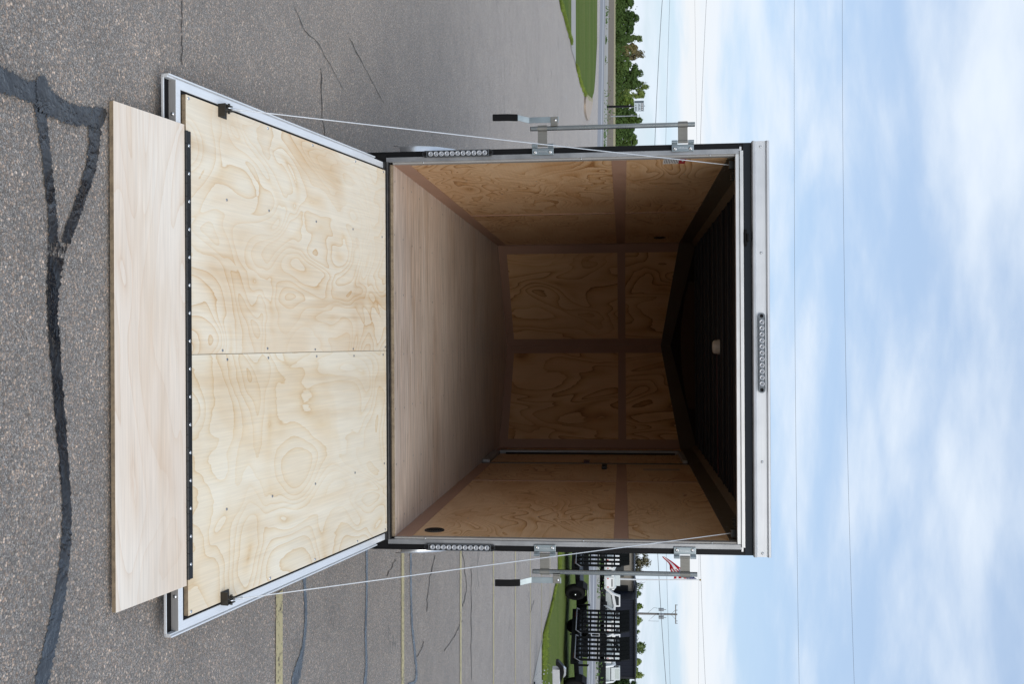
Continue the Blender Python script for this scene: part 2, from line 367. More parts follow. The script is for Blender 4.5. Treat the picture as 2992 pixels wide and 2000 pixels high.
M['field'] = grass('dry_field', (.205, .17, .14), (.25, .215, .165), (.23, .20, .16))
M['straw'] = grass('straw_strip', (.38, .34, .20), (.43, .385, .24), (.40, .35, .22))
M['far_ground'] = grass('far_ground', (.12, .14, .06), (.17, .16, .09), (.19, .17, .10))
M['concrete'] = plain('concrete_walk', (.34, .325, .30), .85, var=.12, vscale=3, bump=.2)
M['tan_concrete'] = plain('tan_concrete', (.40, .32, .25), .85, var=.18, vscale=2, bump=.2)
M['road'] = plain('road_surface', (.235, .235, .25), .8, var=.08, vscale=.4)
M['gravel'] = plain('pale_gravel', (.33, .31, .28), .9, var=.2, vscale=.6)

def leafmat(name, c, var=.35, tlf=.35):
    k = NT(name); p = k.pos(); n = k.noise(p, .9, 3, .6); n2_ = k.noise(p, 5, 2)
    cc = k.mix(n, (*[x * (1 - var) for x in c], 1), (*[x * (1 + var) for x in c], 1)); cc = k.mix(1.0, cc, k.ramp(n2_, [(.3, .7), (.7, 1.2)]), 'MULTIPLY')
    rn = k.n('ShaderNodeObjectInfo').outputs['Random']; cc = k.mix(1.0, cc, k.ramp(rn, [(0, (.66, .72, .75)), (.5, (1, 1, 1)), (1, (1.4, 1.3, .95))]), 'MULTIPLY')
    k.set_b(Base_Color=cc, Roughness=.7, Specular_IOR_Level=.15)
    tl_ = k.n('ShaderNodeBsdfTranslucent', {'Color': cc}); ms = k.n('ShaderNodeMixShader', {0: tlf})
    k.t.links.new(k.b.outputs[0], ms.inputs[1]); k.t.links.new(tl_.outputs[0], ms.inputs[2]); k.t.links.new(ms.outputs[0], k.out.inputs[0]); return k.m
M['blade'] = leafmat('grass_blade', (.24, .31, .065), .3, .5); M['weed'] = leafmat('weed_leaf', (.12, .20, .06))
# ------------------------------------------------------------------ ground and roads
def sheet(name, pts, z, mat, kind='structure', parent=None):
    mb = MB(); n = len(pts); mb.add([(x, y, z) for x, y in pts], [tuple(range(n))])
    o = mb.build(name, mat); tag(o, kind=kind); return o
def ccw(pts):
    a = sum(pts[i][0]*pts[(i+1)%len(pts)][1] - pts[(i+1)%len(pts)][0]*pts[i][1] for i in range(len(pts)))
    return pts if a > 0 else pts[::-1]
sheet('ground', [(-1500, -300), (1500, -300), (1500, 2500), (-1500, 2500)], -.035, M['far_ground'])
def lineY(x): return 82 - 5.42 - .69 * (x + 16)           # the main road runs obliquely across the view
def band(name, o0, o1, x0, x1, z, mat):
    return sheet(name, ccw([(x0, lineY(x0)+o0), (x1, lineY(x1)+o0), (x1, lineY(x1)+o1), (x0, lineY(x0)+o1)]), z, mat)
sheet('parking_lot', ccw([(-140, -40), (60, -40), (60, lineY(60) - 9), (-140, lineY(-140) - 9)]), 0.0, M['asphalt'])
band('road', -10.5, 7.0, -160, 70, .004, M['road'])
o = band('road_line', -1.1, 1.1, -160, 70, .008, M['white_line'])
band('road_shoulder', 7.0, 14, -160, 70, .003, M['gravel'])
band('far_kerb', 14, 27, -160, 70, .006, M['concrete'])
band('dry_field', 26, 150, -260, -12, -.010, M['field'])
band('straw_strip', 95, 152, -260, -12, -.006, M['straw'])
band('display_lot', 18, 70, -12, 90, -.012, M['gravel'])

def smooth_line(pts, n=6, jit=0.0):
    out = []
    for i in range(len(pts) - 1):
        a = Vector(pts[max(i-1, 0)]); b = Vector(pts[i]); c = Vector(pts[i+1]); d = Vector(pts[min(i+2, len(pts)-1)])
        for k in range(n):
            t = k / n
            p = .5*((2*b) + (c-a)*t + (2*a-5*b+4*c-d)*t*t + (3*b-a-3*c+d)*t**3)
            if jit: p = p + Vector([random.uniform(-jit, jit) for _ in range(len(p))])
            out.append(p)
    out.append(Vector(pts[-1])); return out
def G(pts): return [ground(u, v) for v, u in pts]
# left lawn, in two pieces with the footpath between them
left_front = G([(1633, 0), (1645, 37), (1655, 75), (1666, 112)])
x0 = left_front[0][0] - 30
e = [(x0, left_front[0][1] - 12)] + [tuple(p) for p in smooth_line(left_front, 8, .05)]
ya_, yb_ = ground(0, 1668)[1], ground(0, 1681)[1]
sheet('lawn', ccw(e[:-1] + [(left_front[-1][0] + .2, ya_), (x0, ya_)]), .012, M['grass'])
sheet('footpath', ccw([(x0, ya_), (left_front[-1][0] + .2, ya_), ground(184, 1681), (x0, yb_)]), .016, M['concrete'])
lf2 = G([(1681, 184), (1691, 224), (1705, 264), (1709, 275), (1718, 283), (1728, 290)])
lf3 = G([(1737, 252), (1742, 172), (1745, 86), (1745, 0)])
e2 = [tuple(p) for p in smooth_line(lf2 + lf3 + [(x0 - 20, lf3[-1][1] + 12)], 6, .06)]
sheet('lawn', ccw(e2 + [(x0 - 20, yb_)]), .012, M['grass'])
tip = [tuple(p) for p in smooth_line(G([(1709, 275), (1706, 300), (1707, 330), (1712, 348), (1716, 350), (1722, 330), (1727, 308), (1728, 290)]), 5)]
tp = MB(); t_ = ccw(tip); n_ = len(t_)
tp.prism([tuple(p) for p in t_], 'z', .0, .09)
tag(tp.build('traffic_island', M['tan_concrete'], bevel=.03), kind='structure')
# right lawn
rf = G([(1628, 1560), (1629, 1620), (1628, 1690), (1619, 1722), (1609, 1768), (1597, 1817), (1586, 1854), (1583, 1900), (1583, 2000), (1580, 2250)])
er = [tuple(p) for p in smooth_line([(rf[0][0] - 5, rf[0][1])] + rf, 7, .025)]
xr = rf[-1][0] + 22
sheet('lawn', ccw(er + [(xr, er[-1][1]), (xr, lineY(xr) - 10.5), (er[0][0], lineY(er[0][0]) - 10.5)]), .012, M['grass'])
wk = G([(1586, 1854), (1555, 2000), (1515, 2250), (1579, 2250), (1582, 2000), (1582, 1900)])
sheet('footpath', ccw(wk), .006, M['concrete'])

# grass blades along the lawn edges and over the nearer turf
def blades(region, count, h, name='grass', mat='blade'):
    mb = MB()
    for _ in range(count):
        x, y = region(); a = random.uniform(0, math.pi); l = h * random.uniform(.5, 1.3); wd = h * .22
        dx, dy = math.cos(a) * wd, math.sin(a) * wd; tx, ty = random.uniform(-.5, .5) * l, random.uniform(-.5, .5) * l
        mb.add([(x - dx, y - dy, .008), (x + dx, y + dy, .008), (x + tx, y + ty, l)], [(0, 1, 2)])
    o = mb.build(name, M[mat]); tag(o, kind='stuff'); return o
def near_edge(pts, depth):
    def f():
        i = random.randrange(len(pts) - 1); t = random.random()
        x = pts[i][0] + (pts[i+1][0] - pts[i][0]) * t; y = pts[i][1] + (pts[i+1][1] - pts[i][1]) * t
        return x, y + abs(random.gauss(0, depth))
    return f
tag(blades(near_edge(er, .7), 7000, .06), 'short green grass along the lot edge below the black trailers', 'grass')
tag(blades(near_edge(e[1:], .4), 1800, .09), 'strip of grass between the lot and the pale footpath', 'grass')
tag(blades(near_edge([tuple(p) for p in e2[:30]], .5), 2200, .10), 'grass fringe on the wedge shaped lawn by the tan island', 'grass')

# crack sealant on the lot: ribbons lying on the asphalt
def ribbon(name, pts, z, mat, jit=.22, n=20, kind='structure', wob=0.0):
    """pts: (v, u, width in photo pixels) -> a ribbon on the ground"""
    P = smooth_line([Vector(p) for p in pts], n)
    if wob: P = [Vector((p[0] + random.gauss(0, wob), p[1] + random.gauss(0, wob), p[2] * .75)) for p in P]
    L_, R_ = [], []
    for i, p in enumerate(P):
        q = P[min(i+1, len(P)-1)] - P[max(i-1, 0)]; d = Vector((q[0], q[1])).normalized(); nx = Vector((-d[1], d[0]))
        wl = p[2] * .5 * (1 + random.uniform(-jit, jit)); wr = p[2] * .5 * (1 + random.uniform(-jit, jit))
        a = Vector((p[0], p[1])) + nx * wl; b = Vector((p[0], p[1])) - nx * wr
        L_.append(ground(a[1], a[0])); R_.append(ground(b[1], b[0]))
    mb = MB(); m = len(P)
    mb.add([(*a, z) for a in L_] + [(*b, z) for b in R_], [(i, i+1, m+i+1, m+i) for i in range(m-1)])
    for i, f in enumerate(mb.f):
        a, b, c = [Vector(mb.v[j]) for j in f[:3]]
        if (b - a).cross(c - a).z < 0: mb.f[i] = f[::-1]
    return tag(mb.build(name, mat), kind=kind)
ribbon('tar_seal', [(70, 2250, 44), (98, 2100, 42), (118, 2000, 40), (140, 1900, 36), (165, 1780, 34), (185, 1640, 30), (192, 1500, 28), (183, 1350, 28), (168, 1150, 30), (156, 1000, 30), (150, 900, 31), (156, 790, 44), (162, 752, 52)], .004, M['tar'])
ribbon('tar_seal', [(162, 752, 52), (164, 728, 56), (165, 706, 60)], .0045, M['tar_worn'])
ribbon('tar_seal', [(152, 710, 26), (150, 650, 26), (146, 600, 26), (134, 480, 26), (122, 380, 28), (112, 300, 34)], .0055, M['tar'])
ribbon('tar_seal', [(187, 710, 26), (196, 680, 27), (222, 610, 28), (252, 520, 30), (270, 430, 32), (272, 360, 36)], .007, M['tar'])
ribbon('tar_seal', [(-60, 215, 70), (0, 236, 72), (50, 258, 56), (105, 275, 62), (150, 310, 66), (200, 335, 58), (250, 340, 56), (285, 345, 60), (300, 350, 40)], .0085, M['tar'], .2)
ribbon('tar_seal', [(150, 735, 22), (151, 690, 24), (150, 630, 26)], .0052, M['tar_worn'])
ribbon('tar_seal', [(182, 735, 22), (194, 685, 26), (214, 630, 28)], .0068, M['tar_worn'])
ribbon('tar_seal', [(113, 222, 22), (114, 250, 34), (116, 300, 30)], .010, M['tar'], .2)
ribbon('tar_seal', [(889, 1640, 7), (888, 1700, 8), (892, 1800, 8), (886, 1880, 8), (876, 1930, 14), (866, 1970, 22), (856, 2020, 16), (845, 2120, 14)], .004, M['tar'])
ribbon('tar_seal', [(1070, 1300, 6), (1070, 1605, 6), (1070, 1740, 6), (1067, 1850, 6), (1069, 1950, 7), (1064, 2010, 9), (1060, 2150, 8)], .004, M['tar'])
ribbon('tar_seal', [(1198, 1300, 5), (1199, 1625, 5), (1200, 1740, 5), (1203, 1830, 6), (1210, 1900, 6), (1215, 1985, 7), (1190, 2005, 7), (1165, 2040, 7)], .004, M['tar'])
M['crack'] = plain('dark_crack', (.045, .042, .040), .95)
for pts in ([(1348, 1610, 1.5), (1362, 1700, 1.5), (1356, 1755, 2), (1350, 1775, 2)], [(1350, 1812, 1.5), (1330, 1855, 2), (1297, 1905, 2)],
            [(1155, 1635, 2), (1143, 1660, 2), (1128, 1685, 2)], [(1376, 1650, 1.2), (1376, 1800, 1.4), (1376, 1990, 1.2)], [(1235, 1875, 2), (1233, 1895, 2), (1216, 1922, 2)],
            [(1270, 1625, 2), (1250, 1720, 2), (1246, 1790, 1.6)], [(530, 0, 2), (528, 80, 2.5), (530, 190, 2)],
            [(936, 200, 2), (940, 330, 2), (950, 420, 2)], [(860, 20, 1.6), (890, 90, 2), (930, 130, 1.6), (1000, 260, 1.2)], [(1020, 110, 1.5), (1055, 180, 1.5), (1120, 300, 1.3)],
            [(1560, 1755, 1.2), (1554, 1775, 1.5), (1550, 1792, 1.2)]):
    ribbon('pavement_crack', pts, .004, M['crack'], .7, 7, wob=1.1)
M['scuff'] = plain('pale_scuff', (.36, .36, .37), .8)
for pts in ([(1586, 418, 1.5), (1591, 440, 2)], [(1604, 345, 1.5), (1610, 370, 2)], [(1653, 275, 1.2), (1656, 298, 1.6)], [(1588, 10, 1.2), (1583, 22, 1.6)], [(1622, 420, 1.2), (1627, 446, 1.5)]): ribbon('pavement_scuff', pts, .0045, M['scuff'], .5)
# yellow stall lines, a stall's width apart
for i, v in enumerate([813, 1175, 1345, 1441, 1505, 1549, 1582, 1607]):
    d_ = ground(1500, v)[1]
    tag(MB().add([(1.22, d_ - .05, .006), (8.0, d_ - .05, .006), (8.0, d_ + .05, .006), (1.22, d_ + .05, .006)], [(0, 1, 2, 3)]).build('parking_line', M['yellow']), kind='structure')

# ------------------------------------------------------------------ the cargo trailer
T = empty('cargo_trailer'); T.rotation_euler = (0, R(-.30), 0)
tag(T, 'black enclosed cargo trailer with plywood lined interior and lowered rear ramp', 'trailer')
HW = 1.022; YB = 4.72; YA = 5.48
W_ = lambda nm, mat, mb, bv=0.0: mb.build(nm, M[mat], T, bv)
def side(mirror, *a): return a
# floor
fl = MB().prism([(-HW, .022), (HW, .022), (HW, YB), (0, YA), (-HW, YB)], 'z', .469, .489)
W_('floor_panel', 'floor_ply', fl)
W_('floor_edge', 'ply_edge', MB().box(-HW + .002, HW - .002, .0155, .0215, .468, .4885))
W_('sill', 'sill', MB().box(-1.03, 1.03, -.012, .014, .440, .474).box(-1.03, 1.03, -.035, -.013, .428, .458))
W_('hinge_tube', 'sill', MB().cyl((-1.03, -.018, .462), (1.03, -.018, .462), .009, n=10))
fs0 = W_('floor_screw', 'screw_dark', MB().lathe((0, 0, 0), (0, 0, 1), [(0, .0062), (.0008, .0052), (.001, .0)], 10)); k_ = 0
for y in (.045, .26, .50, .74, 1.15, 1.55, 1.95, 2.36):
    for x in (-.94, -.63, -.31, .02, .33, .64, .94):
        pt = (x + random.uniform(-.012, .012), y + random.uniform(-.012, .012), .4892)
        if k_ == 0: fs0.location = pt
        else: link_copy(fs0, T, pt)
        k_ += 1
# side wall sheets (plywood) with brown cover strips
wz = [(.58, 1.682), (1.762, 2.297)]
wy = [(.05, 2.28), (2.312, YB - .07)]
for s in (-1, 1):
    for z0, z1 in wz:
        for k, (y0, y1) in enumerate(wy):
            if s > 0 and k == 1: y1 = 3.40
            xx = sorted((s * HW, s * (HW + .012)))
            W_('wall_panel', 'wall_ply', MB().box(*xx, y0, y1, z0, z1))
    a, b = sorted((s * (HW - .002), s * (HW + .012)))
    ye = YB if s < 0 else 3.40
    W_('kick_strip', 'trim_brown', MB().box(a, b, .03, ye, .489, .58))
    W_('wall_band', 'trim_brown', MB().box(a, b, .05, ye, 1.682, 1.762))
    a, b = sorted((s * (HW - .004), s * (HW + .012)))
    for z0, z1 in wz: W_('seam_strip', 'trim_brown', MB().box(a, b, 2.28, 2.312, z0, z1))
    a, b = sorted((s * (HW - .003), s * (HW + .012)))
    for z0, z1 in wz:
        if s < 0: W_('corner_strip', 'trim_brown', MB().box(a, b, YB - .07, YB, z0, z1))
    # dark cove strip above the sheets and the chamfer into the ceiling
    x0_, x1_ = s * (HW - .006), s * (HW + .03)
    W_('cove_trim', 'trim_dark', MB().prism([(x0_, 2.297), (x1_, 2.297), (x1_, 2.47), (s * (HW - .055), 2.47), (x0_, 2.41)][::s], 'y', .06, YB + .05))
    for k in range(15):
        y = .12 + k * .30
        W_('screw', 'screw_dark', MB().lathe((s * (HW - .0055), y, 2.318), (-s, 0, 0), [(0, .005), (.002, .004), (.003, .001)], 8))
    # outer skin
    a, b = sorted((s * 1.070, s * 1.088))
    W_('outer_skin', 'black_paint', MB().box(a, b, .03, YB + .02, .42, 2.42))
    # screws along the panel edges near the opening
    for (y, z) in ((.62, .80), (.7, 1.22), (.9, 1.55), (1.2, .95), (1.55, 1.3), (.55, 2.1), (1.0, 1.95), (1.7, 2.15)):
        W_('panel_screw', 'screw_dark', MB().lathe((s * HW, y, z), (-s, 0, 0), [(0, .006), (.001, .005)], 8))
# right wall beyond the door and the side door itself
a, b = HW, HW + .012
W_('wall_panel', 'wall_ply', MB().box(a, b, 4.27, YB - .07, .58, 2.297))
W_('corner_strip', 'trim_brown', MB().box(HW - .003, b, YB - .07, YB, .489, 2.297))
W_('kick_strip', 'trim_brown', MB().box(HW - .002, b, 4.27, YB - .07, .489, .58))
D = MB().box(HW + .004, HW + .016, 3.44, 4.20, .56, 2.26).build('side_door', M['wall_ply'], T)
fr = MB()
fr.box(HW - .030, HW + .004, 4.205, 4.262, .56, 2.27).box(HW - .012, HW + .003, 4.185, 4.205, .60, 2.24)
fr.box(HW - .030, HW + .004, 3.44, 4.205, 2.25, 2.292).box(HW - .030, HW + .004, 3.44, 4.205, .495, .56)
fr.build('door_frame', M['alu_web'], D, .004)
MB().box(HW - .006, HW + .003, 3.415, 3.44, .495, 2.292).build('door_edge', M['trim_dark'], D)
MB().box(HW - .020, HW + .002, 3.47, 3.56, 1.39, 1.44).build('door_catch', M['dark_red'], D, .003)
MB().box(HW - .012, HW + .002, 4.166, 4.182, .62, 2.22).build('door_gap_shade', M['rubber'], D)  # dark strip standing in for the shade in the door gap
MB().box(HW - .028, HW - .001, 3.02, 3.20, 1.555, 1.600).build('wall_bracket', M['void'], T, .006)
for s, y, z in ((1, .21, .672), (-1, 4.14, 2.086)):
    vb = MB().lathe((s * HW, y, z), (-s, 0, 0), [(0, .056), (.006, .056), (.009, .050), (.004, .047), (.004, 0)], 24).build('wall_vent', M['void'], T)
    lv = MB()
    for k in range(-3, 4):
        hw = math.sqrt(max(.0, .046**2 - (k * .012)**2))
        a, b = sorted((s * (HW - .0075), s * (HW - .0045))); lv.box(a, b, y - hw, y + hw, z + k * .012 - .002, z + k * .012 + .002)
    lv.build('vent_louvre', M['black_matt'], vb)
# nose
def nose_q(s, t0, t1, z00, z01, z10, z11, off=0.0, th=.012):
    """vertical slab on the nose wall from t0 to t1 (0 corner, 1 apex); off: proud of the wall"""
    c = Vector((s * HW, YB)); ap = Vector((0, YA)); d = ap - c; nrm = Vector((-s * d.y if s > 0 else -s * d.y, -abs(d.x))).normalized()
    nrm = Vector((-s * abs(d.y), -abs(d.x))).normalized()
    p0 = c + d * t0 + nrm * off; p1 = c + d * t1 + nrm * off; q0 = p0 - nrm * th; q1 = p1 - nrm * th
    vs = [(*p0, z00), (*p1, z10), (*p1, z11), (*p0, z01), (*q0, z00), (*q1, z10), (*q1, z11), (*q0, z01)]
    fs = [(0, 1, 2, 3), (7, 6, 5, 4), (0, 4, 5, 1), (1, 5, 6, 2), (2, 6, 7, 3), (3, 7, 4, 0)]
    if s > 0: fs = [f[::-1] for f in fs]
    return MB().add(vs, fs)
def zt(t): return 2.297 + (2.139 - 2.297) * t
for s in (-1, 1):
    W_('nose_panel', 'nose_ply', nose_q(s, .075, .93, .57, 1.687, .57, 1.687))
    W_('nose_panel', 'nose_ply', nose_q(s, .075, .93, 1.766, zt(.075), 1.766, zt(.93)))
    W_('corner_strip', 'trim_brown', nose_q(s, 0, .08, .489, zt(0), .489, zt(.08), .003))
    W_('nose_post', 'trim_brown', nose_q(s, .925, 1.0, .489, zt(.925), .489, zt(1), .004))
    W_('nose_band', 'trim_brown', nose_q(s, .08, .925, 1.687, 1.766, 1.687, 1.766, .003))
    W_('kick_strip', 'trim_brown', nose_q(s, .08, .925, .489, .57, .489, .57, .003))
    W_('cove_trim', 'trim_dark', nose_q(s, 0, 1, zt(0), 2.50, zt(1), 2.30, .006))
    W_('outer_skin', 'black_paint', nose_q(s, -.03, 1, .42, 2.46, .42, 2.30, -.05))
# ceiling, roof, bows, light
W_('ceiling_panel', 'ceiling_black', MB().box(-HW, HW, .06, YB, 2.452, 2.466))
nc = MB(); nc.add([(-HW, YB, 2.46), (HW, YB, 2.46), (0, YA + .02, 2.236)], [(0, 2, 1)]); nc.add([(-HW, YB, 2.47), (HW, YB, 2.47), (0, YA + .02, 2.246)], [(0, 1, 2)])
W_('nose_ceiling', 'ceiling_black', nc)
for k in range(12):
    y = .30 + k * .385
    W_('roof_bow', 'ceiling_black', MB().box(-HW + .05, HW - .05, y, y + .032, 2.436, 2.451), .003)
for k in range(40):
    y = .2 + k * .112
    if abs((y - .30) % .385) < .04: continue
    W_('ceiling_rib', 'ceiling_black', MB().box(-HW + .05, HW - .05, y, y + .010, 2.446, 2.4515))
# added arched strip at the nose: a plywood reflection put into its brown
arch = []
for k in range(17):
    x = -.62 + 1.24 * k / 16; arch.append((x, 2.38 - .075 * (1 - (x / .62) ** 2)))
M['reflection_brown'] = plain('dim_reflection', (.06, .036, .022), .7, spec=.2)
W_('nose_reflection', 'reflection_brown', MB().prism(arch + [(.62, 2.44), (-.62, 2.44)], 'y', YB - .10, YB - .085))
dl = MB().lathe((0, 2.2, 2.4508), (0, 0, -1), [(0, .056), (.012, .056), (.018, .053)], 28).build('ceiling_light', M['white_plastic'], T)
MB().lathe((0, 2.2, 2.4320), (0, 0, -1), [(0, .052), (.022, .050), (.032, .036), (.036, .0)], 28).build('light_lens', M['white_plastic'], dl)
W_('red_wire', 'red_wire', MB().tube([(.06, 2.18, 2.43), (.14, 2.12, 2.424), (.55, 2.10, 2.424), (.93, 2.06, 2.424)], .0025, 5))
# rear frame: posts, jambs, header, roof trim
for s in (-1, 1):
    def xs(a, b): return sorted((s * a, s * b))
    W_('rear_post', 'black_paint', MB().box(*xs(1.0585, 1.091), .012, .07, .20, 2.417), .002)
    W_('rear_jamb', 'alu_z', MB().box(*xs(1.031, 1.0575), -.004, .035, .454, 2.352), .0015)
    W_('jamb_return', 'alu_web', MB().box(*xs(1.021, 1.0305), .004, .05, .490, 2.330))
    for z in (.66, 1.52, 2.20):
        W_('screw', 'steel', MB().lathe((s * 1.0265, .0035, z), (0, -1, 0), [(0, .0055), (.002, .005), (.0035, .002)], 10))
    # lower black frame end beside the ramp
    W_('frame_end', 'black_matt', MB().box(*xs(1.03, 1.075), -.005, .12, .26, .453).box(*xs(.99, 1.10), .10, .22, .20, .40))
W_('header', 'header_paint', MB().box(-1.09, 1.09, .010, .07, 2.371, 2.4165), .002)
W_('header_bar', 'alu_x', MB().box(-1.030, 1.030, -.004, .03, 2.331, 2.352).box(-1.046, 1.046, -.013, .03, 2.3525, 2.3705), .0015)
W_('header_bar_end', 'alu_x', MB().box(-1.068, -1.046, -.004, .03, 2.3525, 2.3625).box(1.046, 1.068, -.004, .03, 2.3525, 2.3625))
W_('inner_header', 'ceiling_black', MB().box(-HW, HW, .031, .058, 2.332, 2.47))
rt = MB()
prof = [(.012, 2.414), (-.022, 2.414), (-.030, 2.418), (-.031, 2.426), (-.026, 2.431), (-.018, 2.434), (-.018, 2.484), (-.024, 2.486), (-.030, 2.491), (-.030, 2.499), (-.024, 2.503), (.10, 2.506), (.10, 2.500), (.012, 2.498)]
rt.prism(prof[::-1], 'x', -1.092, 1.092); W_('roof_trim', 'alu_roof', rt)
W_('roof_skin', 'black_paint', MB().box(-1.088, 1.088, .05, YB + .02, 2.475, 2.499).add([(-1.088, YB + .02, 2.49), (1.088, YB + .02, 2.49), (0, YA + .08, 2.28)], [(0, 1, 2)]))
for x in (-1.062, -.505, .592, 1.072):
    W_('screw', 'steel', MB().lathe((x, -.018, 2.459), (0, -1, 0), [(0, .0078), (.003, .0065), (.005, .002)], 12))
# hook catch under the roof trim
hk = MB().box(-.622, -.552, -.022, .010, 2.374, 2.386).box(-.608, -.566, -.030, .010, 2.3862, 2.398)
hk.cyl((-.63, -.012, 2.381), (-.615, -.012, 2.381), .008, n=10).cyl((-.559, -.012, 2.381), (-.544, -.012, 2.381), .008, n=10)
W_('hook_catch', 'black_matt', hk, .003)

# LED bars
def led_bar(center, axis, half, name, housing):
    """axis 'z' upright, 'x' lying; half length to the tips"""
    cx, cy, cz = center; L0 = half - .022; wd = .0185
    outl = []
    for k in range(9): a = -math.pi/2 + math.pi * k / 8; outl.append((L0 + .022 * math.cos(a) ** .8 if math.cos(a) > 0 else L0, wd * math.sin(a)))
    outl = outl + [(-p, q) for p, q in outl[::-1]]
    sw = (lambda p, q: (cx + q, cz + p)) if axis == 'z' else (lambda p, q: (cx + p, cz + q))
    pl = [sw(p, q) for p, q in outl]
    area = sum(pl[i][0]*pl[(i+1)%len(pl)][1] - pl[(i+1)%len(pl)][0]*pl[i][1] for i in range(len(pl)))
    if area > 0: pl = pl[::-1]
    h = MB().prism(pl, 'y', cy, cy - .010).build(name, M[housing], T, .002)
    for k in range(11):
        t = (-1 + 2 * (k + .5) / 11) * (L0 - .010)
        p, q = sw(t, 0)
        MB().lathe((p, cy - .0102, q), (0, -1, 0), [(0, .0138), (.0040, .0134), (.0025, .0090), (.0008, .0050), (.0008, .0046), (.0040, .0030), (.0055, .0)], 16).build('led', M['reflector'], h)
        MB().lathe((p, cy - .0103, q), (0, -1, 0), [(.0062, .0030), (.0066, .0)], 8).build('led_core', M['lamp_black'], h)
    for sg in (-1, 1):
        p, q = sw(sg * (L0 + .006), 0)
        MB().lathe((p, cy - .0105, q), (0, -1, 0), [(0, .0095), (.002, .0085), (.0024, .0060), (.001, .0055), (.001, .0)], 14).build('screw', M['black_matt'], h)
    rail = MB()
    ins = [(L0 - .004, -.0158), (L0 - .004, .0158), (-L0 + .004, .0158), (-L0 + .004, -.0158)]
    for i in range(4):
        p0 = sw(*ins[i]); p1 = sw(*ins[(i + 1) % 4]); rail.cyl((p0[0], cy - .0115, p0[1]), (p1[0], cy - .0115, p1[1]), .0012, n=6)
    rail.build('lens_rim', M['lamp_smoke'], h)
    return h
for s in (-1, 1): led_bar((s * 1.069, -.006, .852), 'z', .195, 'tail_light', 'lamp_black')
led_bar((.020, -.0185, 2.459), 'x', .210, 'brake_light', 'lamp_smoke')

